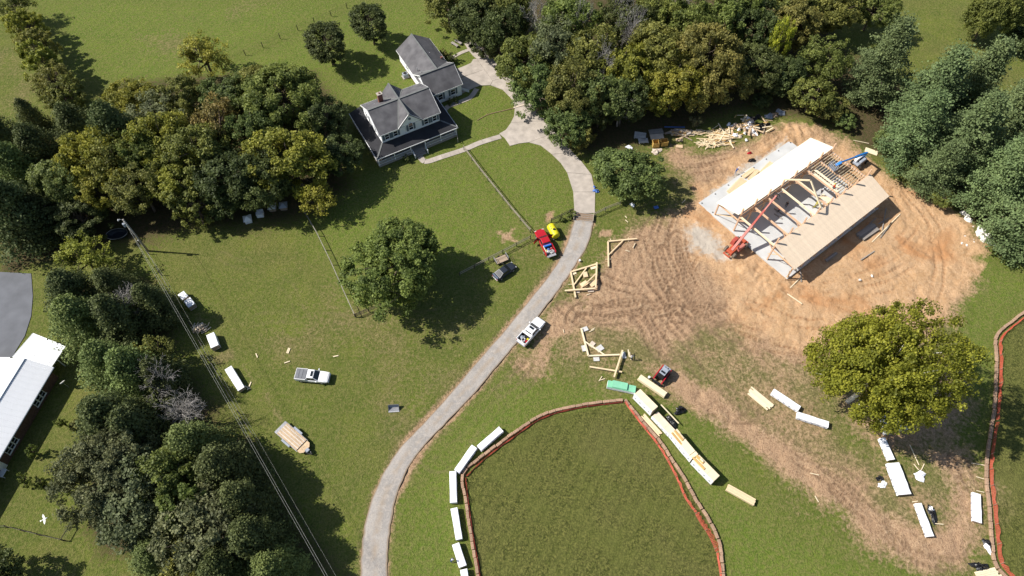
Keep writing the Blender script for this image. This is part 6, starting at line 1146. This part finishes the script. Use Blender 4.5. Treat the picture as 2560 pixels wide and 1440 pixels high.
for px, py, s, m, l, sd, c_ in ((1700, 1027, (1.7, 1.2, .7), 'black_plastic', 'black plastic bundle with white rim right of the long row', 51, 'plastic bundle'), (2206, 1212, (1.2, 1.0, .3), 'white_wrap', 'torn white wrap left of the double width package', 53, 'plastic wrap'), (2199, 1196, (1.0, .9, .3), 'black_plastic', 'torn black wrap left of the double width package', 54, 'plastic wrap'), (2300, 1190, (1.7, 1.2, .35), 'white_wrap', 'crumpled white sheet right of the double width package', 55, 'plastic wrap'), (2330, 1285, (1.1, 2.2, .4), 'black_plastic', 'black plastic beside the long lower right package', 56, 'plastic wrap'), (2326, 1273, (.9, .7, .45), 'white_wrap', 'white plastic end on the black plastic beside the lower right package', 57, 'plastic wrap'), (2470, 1362, (1.0, 2.0, .4), 'black_plastic', 'black plastic near the right hand bales, above the boards', 58, 'plastic wrap'), (2468, 1370, (.7, 1.3, .5), 'white_wrap', 'white plastic on the black plastic near the right hand bales', 59, 'plastic wrap'), (2449, 1417, (1.9, 1.3, .7), 'black_plastic', 'black plastic heap at the bottom edge by the right hand bales', 60, 'plastic wrap'),
    (1490, 478, (1.0, .8, .5), 'tarp_blue', 'blue tarp bundle at the right edge of the concrete driveway', 61, 'tarp'), (1486, 468, (.5, .4, .35), 'tarp_blue', 'small blue bag beside the concrete driveway', 62, 'bag'), (1581, 513, (.8, .7, .4), 'white_wrap', 'white bag in the shade edge of the single driveway tree', 63, 'bag'), (1874, 383, (.9, .5, .4), 'paint_red', 'small red bag on the soil above the slab', 64, 'bag'), (1880, 401, (1.3, .8, .4), 'black_plastic', 'black bag on the soil at the slab edge', 65, 'bag'), (1868, 375, (.5, .4, .15), 'pale_wood', 'pale scrap beside the small red bag', 66, 'scrap')): lump('plastic_bag' if 'bag' in l else 'plastic_wrap', l, px, py, s, m, sd, c_, .55)
tag(crumple(52, (2.6, 1.1, .6), amp=.25).build('black_tarp', 'black_plastic', None, 0, False, G(1680, 1055), ang((1665, 1035), (1690, 1065))), 'black tarp covered stack beside the low plywood topped stack', 'tarp')
A = G(1652, 1012, .9); B = G(1697, 1058, .9); tag(MB().beam((0, 0, 1.0), ((B-A).length, 0, .8), .16, .1).build('long_board', 'pale_wood', None, 0, False, (A.x, A.y, 0), math.atan2((B-A).y, (B-A).x)), 'single long pale board lying along the black tarp', 'board')
# rocks, boulders at the right clay edge
for i, (px, py, s, l) in enumerate([(2408,533,1.3,'white boulder at the top of the small upper rock group'), (2418,541,1.2,'tan boulder in the upper rock group'), (2420,550,1.6,'split white boulder at the foot of the upper rock group'), (2452,577,2.0,'white boulder at the top of the larger rock group'), (2446,586,1.6,'tan stained boulder left in the larger rock group'), (2458,598,1.7,'boulder with brown stains at the foot of the larger rock group'), (2471,589,1.4,'white boulder between two larger ones'), (2478,603,2.6,'largest white boulder at the right end of the rock group')]):
    p = G(px, py); tag(crumple(200+i, (s, s*.85, s*.42), 7, 9, .22).build('boulder', 'rock', None, 0, False, (p.x, p.y, -.05), i*1.3), l, 'boulder', 'white boulders at the edge of the clay')
for i, (px, py) in enumerate([(2412,591),(2405,608),(2417,613),(2433,600),(2432,568),(2434,606),(1960,345),(2000,320),(1985,335),(1945,350),(2150,700),(2180,690)]):
    p = G(px, py); tag(crumple(230+i, (.6, .45, .25), 5, 8, .3).build('stone', 'rock', None, 0, False, (p.x, p.y, -.02), i), ['stone on the orange clay patch left of the boulders, upper', 'stone on the orange clay patch left of the boulders, lower', 'stone just right of the lower orange clay stone', 'stone between the orange clay and the larger rock group', 'stone below the upper rock group', 'stone left of the stained boulder', 'stone on the clay above the far slab corner', 'stone on the clay rim beyond the far slab corner', 'stone on the clay between slab corner and rim', 'stone on the clay left of the far slab corner', 'stone on the sunny clay above the sycamore, left', 'stone on the sunny clay above the sycamore, right'][i], 'stone', 'small stones on the clay')
# ------------------------------------------------------------------ straw bale rows with orange net fence
bme = MB().box((0, 0, .2), (1.08, .46, .4)).mesh('straw_bale', 'straw', .05)
tw = MB().box((.28, 0, .2), (.025, .475, .415)).box((-.28, 0, .2), (.025, .475, .415)).mesh('twine', 'old_wood')
def bales(line, label, group, step=1.13):
    P = smooth_line(pts(line), 10); acc = step/2; rr = random.Random(3)
    for a, b in zip(P[:-1], P[1:]):
        L_ = (b-a).length; 
        while acc <= L_:
            q = a.lerp(b, acc/L_); o = tag(obj('straw_bale', bme, None, (q.x+rr.gauss(0, .03), q.y+rr.gauss(0, .03), -.03), math.atan2((b-a).y, (b-a).x)+rr.gauss(0, .03)), label, 'straw bale', group); obj('twine', tw, o); acc += step
        acc -= L_
def net(label, line, w0=.12, w1=.12, h=.75, sag=.0, posts=2.6):
    """orange net: real strands, leaning from the bales; w = ground offset of the top edge"""
    P = smooth_line(pts(line), 12); p0 = P[0]; o = thing('net_fence', label, 'net fence', (p0.x, p0.y, 0)); st = []; acc = 0; tot = sum((b-a).length for a, b in zip(P[:-1], P[1:])); s = 0; sides = []
    for i, q in enumerate(P):
        d_ = (P[min(i+1, len(P)-1)]-P[max(i-1, 0)]).normalized(); n_ = Vector((-d_.y, d_.x, 0)); t = i/(len(P)-1); wv_ = w0+(w1-w0)*t; hh = h*(.75+.25*math.sin(i*.9)+random.uniform(-.08, .08)); sides.append((q-p0, q-p0+n_*wv_*(1+.25*math.sin(i*1.3))+Vector((0, 0, hh))))
    mb = MB(); nr = 7
    for r_ in range(nr):
        f = r_/(nr-1); mb.tube([a.lerp(b, f) for a, b in sides], .018, 3, False)
    for (a, b), (a2, b2) in zip(sides[:-1], sides[1:]):
        L_ = (a2-a).length; n = max(1, int(L_/.16))
        for k in range(n): mb.beam(a.lerp(a2, k/n), b.lerp(b2, k/n), .028, .015)
    mb.build('net', 'orange_net', o)
    last = -9
    for i, (a, b) in enumerate(sides):
        acc += (sides[i][0]-sides[i-1][0]).length if i else 0
        if acc-last > posts: MB().box((a.x, a.y, .5), (.05, .05, 1.0)).build('stake', 'old_wood', o); last = acc
    return o
LB = [(1198,1500),(1192,1425),(1178,1340),(1165,1255),(1158,1187),(1205,1142),(1275,1090),(1356,1038),(1450,1014),(1560,1000)]
RB = [(1562,1001),(1600,1048),(1648,1102),(1680,1150),(1712,1200),(1740,1250),(1772,1300),(1795,1350),(1805,1410),(1812,1500)]
bales(LB, 'straw bale in the curved row on the left side of the fenced grass plot', 'bales left of the plot'); bales(RB, 'straw bale in the row between the grass plot and the long lumber row', 'bales right of the plot')
QB = [(2580,766),(2530,803),(2490,842),(2490,900),(2488,980),(2480,1050),(2468,1130),(2464,1190),(2472,1270),(2478,1350),(2488,1410),(2520,1450),(2560,1490)]
bales(QB, 'straw bale in the winding row at the right photo edge', 'bales at the right edge')
net('red-orange net fence inside the left curve of straw bales', [(1205,1500),(1199,1425),(1184,1340),(1172,1255),(1165,1195)], .1, .1, .6); net('red-orange net fence along the top curve of straw bales', [(1166,1192),(1212,1148),(1280,1097),(1358,1046),(1450,1021),(1558,1007)], .05, .05, .45)
net('red-orange net fence leaning along the right side of the grass plot', [(1561,1006),(1596,1053),(1640,1108),(1668,1152),(1695,1205),(1712,1245),(1738,1282)], .12, .2, .6); net('sagging wide part of the red-orange net fence near the lower plot corner', [(1738,1285),(1752,1310),(1772,1340),(1790,1380)], .5, .6, .3); net('red-orange net fence at the bottom edge of the grass plot', [(1791,1382),(1800,1440),(1806,1510)], .15, .15, .6)
net('orange net fence along the right edge bales, upper part', [(2590,772),(2535,812),(2500,848),(2500,900),(2497,980),(2490,1050)], .18, .2, .6); net('faded orange net fence along the right edge bales, lower part', [(2490,1055),(2478,1130),(2475,1190),(2484,1270),(2492,1350),(2500,1405),(2530,1445)], .2, .3, .6)
# ------------------------------------------------------------------ fences, gate guard, poles, wires
def fence(label, line, rails, h=1.2, sp=2.6, m='fence_wood', wide_top=False, mesh=False, pm=None, name='rail_fence'):
    P = pts(line); o = thing(name, label, 'fence', (P[0].x, P[0].y, 0)); rr = random.Random(len(label)); b0 = P[0]
    for a, b in zip(P[:-1], P[1:]):
        L_ = (b-a).length; n = max(1, round(L_/sp))
        for k in range(n+1 if b is P[-1] else n): q = a.lerp(b, k/n)-b0; MB().box((q.x, q.y, h/2+.03), (.13, .13, h+.1)).build('post', pm or m, o)
        for r_ in rails:
            for k in range(n): u = a.lerp(b, k/n)-b0; w = a.lerp(b, (k+1)/n)-b0; MB().beam(u+Vector((0, 0, r_)), w+Vector((0, 0, r_+rr.uniform(-.03, .03))), .12 if wide_top and r_ == max(rails) else .05, .05 if wide_top and r_ == max(rails) else .13).build('rail', m, o)
        if mesh:
            mb = MB()
            for r_ in np.arange(.15, h, .2): mb.beam(a-b0+Vector((0, 0, r_)), b-b0+Vector((0, 0, r_)), .006, .006)
            for k in range(int(L_/.4)): q = a.lerp(b, k*.4/L_)-b0; mb.box((q.x, q.y, h/2), (.006, .006, h))
            mb.build('wire_mesh', 'wire', o)
    return o
mat('rail_pale', (.27, .25, .21), .85, .2, 2, rnd=.06)
fence('wire mesh fence with pale flat top rail down the left side of the front yard', [(762,533),(795,590),(830,662),(862,735),(888,792)], [1.2], 1.15, 3.6, 'rail_pale', True, True, 'fence_wood')
fence('short dark three rail fence at the lower corner of the front yard', [(890,793),(955,766)], [.4, .8, 1.15], 1.2, 2.3, 'post_dark'); fence('low grey fence behind the dark car and the small cart', [(1150,690),(1222,652),(1326,598)], [.6, 1.1], 1.15, 3.0, 'fence_wood', False, True, 'post_dark')
fence('grey rail fence running from the porch walk down to the red pickup', [(1160,375),(1200,428),(1240,478),(1275,522),(1326,582)], [.7, 1.15], 1.2, 3.0, 'fence_wood', True, True, 'fence_wood'); fence('rail fence with weeds left of the cattle guard', [(1378,556),(1404,545),(1432,531)], [.7, 1.15], 1.2, 2.4, 'post_dark', False, True); fence('rail fence right of the cattle guard towards the single tree', [(1487,541),(1512,528),(1550,513)], [.7, 1.15], 1.2, 2.4, 'fence_wood', False, True); fence('short white gate post pair fence beside the porch corner', [(1143,335),(1145,357)], [.5, .95], 1.1, 1.6, 'rail_pale')
fence('low wire fence with dark posts along the lower left yard corner', [(-40,1318),(20,1318),(100,1338),(160,1352),(180,1318)], [.9], 1.0, 3.4, 'post_dark', False, True)
cgd = thing('cattle_guard', 'grid of metal bars across the driveway between two fence ends', 'cattle guard', G(1460, 541)); o0 = G(1460, 541)
u0, u1, w0, w1 = [G(*q)-o0 for q in ((1435,531),(1484,537),(1434,551),(1482,556))]
for k in range(9): t = k/8; MB().beam(u0.lerp(w0, t)+Vector((0, 0, .08)), u1.lerp(w1, t)+Vector((0, 0, .08)), .1, .1).build('bar', 'old_wood' if k % 2 else 'grey_wood', cgd)
for a, b in ((u0, w0), (u1, w1)): MB().beam(a+Vector((0, 0, .25)), b+Vector((0, 0, .25)), .12, .5).build('side_rail', 'fence_wood', cgd)
MB().prism([(v.x, v.y) for v in (u0, u1, w1, w0)], -.04, .012).build('pit_floor', 'soil', cgd)
for i, (px, py) in enumerate([(868,21),(828,40),(786,57),(745,76),(701,97),(658,119),(614,138),(571,157),(444,211),(395,227)]): p = G(px, py)
wf = thing('wire_fence', 'far wire fence with thin dark posts across the field beyond the grove', 'fence', G(868, 21)); f0 = G(868, 21); Q = [G(*q)-f0 for q in [(868,21),(828,40),(786,57),(745,76),(701,97),(658,119),(614,138),(571,157),(520,180),(444,211),(395,227),(350,246)]]
for q in Q: MB().box((q.x, q.y, .75), (.13, .13, 1.5)).build('post', 'post_dark', wf)
for z in (.5, .9, 1.3): MB().tube([q+Vector((0, 0, z)) for q in Q], .012, 3).build('wire', 'wire', wf)
wf = thing('wire_fence', 'wire fence with dark posts under the power line beside the white stacks', 'fence', G(372, 635)); f0 = G(372, 635); Q = [G(*q)-f0 for q in [(372,635),(404,688),(440,752),(478,814),(504,861),(530,909),(566,972),(600,1035),(640,1098),(690,1185),(740,1270),(800,1370)]]
for q in Q: MB().box((q.x, q.y, .7), (.13, .13, 1.4)).build('post', 'post_dark', wf)
for z in (.5, .9, 1.3): MB().tube([q+Vector((0, 0, z)) for q in Q], .012, 3).build('wire', 'wire', wf)
def pole(label, px, py, h, arm=True):
    p = G(px, py); o = thing('utility_pole', label, 'utility pole', (p.x, p.y, 0), 0, 'utility poles'); MB().tube([(0, 0, -.2), (0, 0, h*.5), (0, 0, h)], [.2, .17, .13], 10).build('pole', 'grey_wood', o, smooth=True)
    if arm:
        MB().cyl((-.32, -.2, h-1.7), (-.32, -.2, h-.9), .24, 12).build('transformer', 'paint_grey', o); MB().tube([(0, 0, h-.3), (-.5, .05, h), (-.95, .05, h-.05)], .035, 6).build('lamp_arm', 'galv', o); MB().tube([(-.95, .05, h-.05), (-.95, .05, h-.2), (-.95, .05, h-.3)], [.06, .15, .17], 10).build('lamp', 'lamp_glass', o)
        MB().box((-.15, -.15, h*.35), (.2, .2, .5)).build('meter_box', 'galv', o)
    for z in (h-.5, h-1.3): MB().box((0, -.2, z), (.12, .14, .12)).build('insulator', 'lamp_glass', o)
    return o
P1 = G(370, 627); pole('wooden utility pole with lamp and transformer at the grove edge', 370, 627, 9.6); PB = G(812, 1440, 8.0); dW = PB-Vector((P1.x, P1.y, 9.0)); dW.z = 0; far_ = Vector((P1.x, P1.y, 0))+dW*2.3
o = thing('utility_pole', 'plain wooden utility pole beyond the bottom photo edge carrying the wires', 'utility pole', (far_.x, far_.y, 0), 0, 'utility poles'); MB().tube([(0, 0, -.2), (0, 0, 9.3)], [.2, .13], 10).build('pole', 'grey_wood', o); MB().box((0, -.2, 8.8), (.12, .14, .12)).build('insulator', 'lamp_glass', o)
for off, z0, m, r_, l in ((0., 9.1, 'wire_pale', .014, 'upper power line wire running from the pole to the bottom edge'), (.28, 9.0, 'wire_pale', .014, 'power line wire close beside the upper one'), (1.0, 7.4, 'wire_pale', .008, 'thin lower wire below the power line')):
    a = Vector((P1.x, P1.y, z0)); b = Vector((far_.x, far_.y, z0-.2)); n_ = Vector((-dW.y, dW.x, 0)).normalized()*off; L_ = []
    for k in range(25): t = k/24; q = a.lerp(b, t)+n_*min(1, t*12)*(1 if t < .95 else 0); q.z -= 1.1*4*t*(1-t); L_.append(q-a)
    tag(MB().tube(L_, r_, 4).build('power_wire', m, None, 0, False, a), l, 'wire')
P2 = G(2541, 133); pole('wooden utility pole cut by the upper right photo edge', 2541, 133, 10, False); A = G(2484, 101); tag(MB().tube([(0, 0, 0), Vector((P2.x, P2.y, 8))-A], .012, 4).build('guy_wire', 'wire', None, 0, False, A), 'guy wire from the upper right pole down to the lawn', 'wire'); tag(MB().tube([(0, 0, 0), (Vector((P2.x, P2.y, 8))-A)*.2], .06, 6).build('guy_marker', 'yellow_poly', None, 0, False, A), 'yellow guy wire marker tube at the upper right', 'marker')
# ------------------------------------------------------------------ cupolas, tub, bird and other small things
def cupola(label, px, py, m, roof, rz, lattice):
    p = G(px, py); o = thing('cupola', label, 'cupola', (p.x, p.y, 0), rz, 'roof cupolas standing in the grove shade'); s = .62
    MB().box((0, 0, .45), (1.25, 1.25, .9)).build('base', m, o, .02)
    for k in range(4):
        a = k*math.pi/2; lv = MB()
        for j in range(5): lv.box((0, -.64, .25+j*.13), (.85, .05, .05))
        b = lv.build('louvre', 'white_paint' if 'white' in label else 'old_wood', o); b.rotation_euler = (0, 0, a)
    if lattice: MB().box((0, 0, .93), (1.35, 1.35, .05)).beam((-.6, -.6, .99), (.6, .6, .99), .1, .06).beam((-.6, .6, 1.06), (.6, -.6, 1.06), .1, .06).build('top', roof, o)
    else: MB().add([(-.8, -.8, .92), (.8, -.8, .92), (.8, .8, .92), (-.8, .8, .92), (0, 0, 1.6)], [(3, 2, 1, 0), (0, 1, 4), (1, 2, 4), (2, 3, 4), (3, 0, 4)]).build('roof', roof, o)
cupola('white louvred cupola with crumpled top, leftmost of four in the grove shade', 622, 553, 'white_paint', 'white_paint', .35, False); cupola('white cupola with a crossed top, second of four in the grove shade', 652, 538, 'white_paint', 'white_paint', .2, True); cupola('brown cupola with grey hipped roof, third of four in the grove shade', 683, 523, 'old_wood', 'grey_board', .15, False); cupola('brown cupola with dark hipped roof, rightmost of four in the grove shade', 711, 520, 'old_wood', 'paint_grey', .15, False)
p = G(296, 590); tb = thing('dark_tub', 'dark oval tub lying in the shade left of the utility pole', 'tub', (p.x, p.y, 0), .15)
rg_ = [[(1.9*s*math.cos(a), 1.2*s*math.sin(a), z) for a in np.linspace(0, 2*math.pi, 21)[:-1]] for s, z in ((.75, 0), (.95, .3), (1, .7), (1.04, .72), (.97, .72), (.9, .32), (.7, .06))]; MB().loft(rg_).build('shell', 'paint_dark', tb); MB().tube([(1.97*math.cos(a), 1.25*math.sin(a), .72) for a in np.linspace(0, 2*math.pi, 25)], .05, 6, False).build('rim', 'steel', tb)
p = G(111, 1298, 3.0); bd = thing('white_bird', 'white bird flying low over the long house yard', 'bird', p, .5)
MB().tube([(-.45, 0, 0), (-.3, 0, 0), (0, 0, .02), (.25, 0, .03), (.38, 0, .05), (.46, 0, .05)], [.02, .06, .11, .09, .06, .015], 8).build('body', 'white_paint', bd, smooth=True)
for s in (-1, 1): MB().slabq([(-.12, s*.06, .04), (.16, s*.06, .04), (.12, s*.5, .14), (-.05, s*.85, .1), (-.18, s*.5, .12)][::s], .02).build('wing', 'white_paint', bd)
MB().slabq([(-.6, -.12, 0), (-.38, -.03, 0), (-.38, .03, 0), (-.6, .12, 0)], .015).build('tail', 'white_paint', bd)
p = G(1449, 653); bu = thing('paint_bucket', 'white bucket standing on the grass right of the lane', 'bucket', p); MB().tube([(0, 0, 0), (0, 0, .42)], [.17, .2], 14).build('pail', 'white_paint', bu); MB().tube([(.2*math.cos(a), 0, .42+.16*math.sin(a)) for a in np.linspace(0, math.pi, 9)], .012, 4, False).build('handle', 'galv', bu)
p = G(1622, 945); bu = thing('paint_bucket', 'white bucket beside the beam stack near the skid loader', 'bucket', p); MB().tube([(0, 0, 0), (0, 0, .42)], [.17, .2], 14).build('pail', 'white_paint', bu); MB().cyl((0, 0, .42), (0, 0, .45), .21, 14).build('lid', 'white_paint', bu)
p = G(1640, 519); tag(MB().box((0, 0, .12), (.9, .6, .05)).box((0, .28, .06), (.9, .05, .12)).box((0, -.28, .06), (.9, .05, .12)).build('plastic_tray', 'tarp_blue', None, 0, False, p, .3), 'pale blue tray in the shade of the single driveway tree', 'tray')
p = G(2178, 379); tag(MB().box((0, 0, .05), (2.5, 1.3, .05)).build('plywood_sheet', 'pale_wood', None, 0, False, p, R(-28)), 'single plywood sheet on the grass behind the blue boom lift', 'plywood sheet')
p = G(1277, 268); A = G(1228, 273); B = G(1318, 258); tag(MB().beam((0, 0, .1), ((G(1318, 260)-G(1284, 270)).length, 0, .1), .35, .06).build('drain_cover', 'pink_board', None, 0, False, G(1284, 270, .0), ang((1284, 270), (1318, 260))), 'tan board laid across the concrete driveway', 'board')
tag(MB().tube([G(*q)-G(1284, 271)+Vector((0, 0, .04)) for q in [(1284,271),(1262,276),(1240,281),(1218,287),(1200,297),(1193,301)]], .07, 5).build('buried_line', 'straw', None, 0, False, G(1284, 271)), 'tan line of hose across the round lawn by the porch', 'hose')
p = G(172, 968); sdish = thing('satellite_dish', 'small grey satellite dish on a post in the yard beside the long house', 'satellite dish', p, 2.4); MB().cyl((0, 0, 0), (0, 0, 1.5), .04, 8).build('mast', 'galv', sdish); MB().tube([(.25, 0, 1.75), (.15, 0, 1.65), (.1, 0, 1.58)], [.45, .32, .05], 14).build('dish', 'grey_board', sdish)
p = G(1175, 1195) if False else None
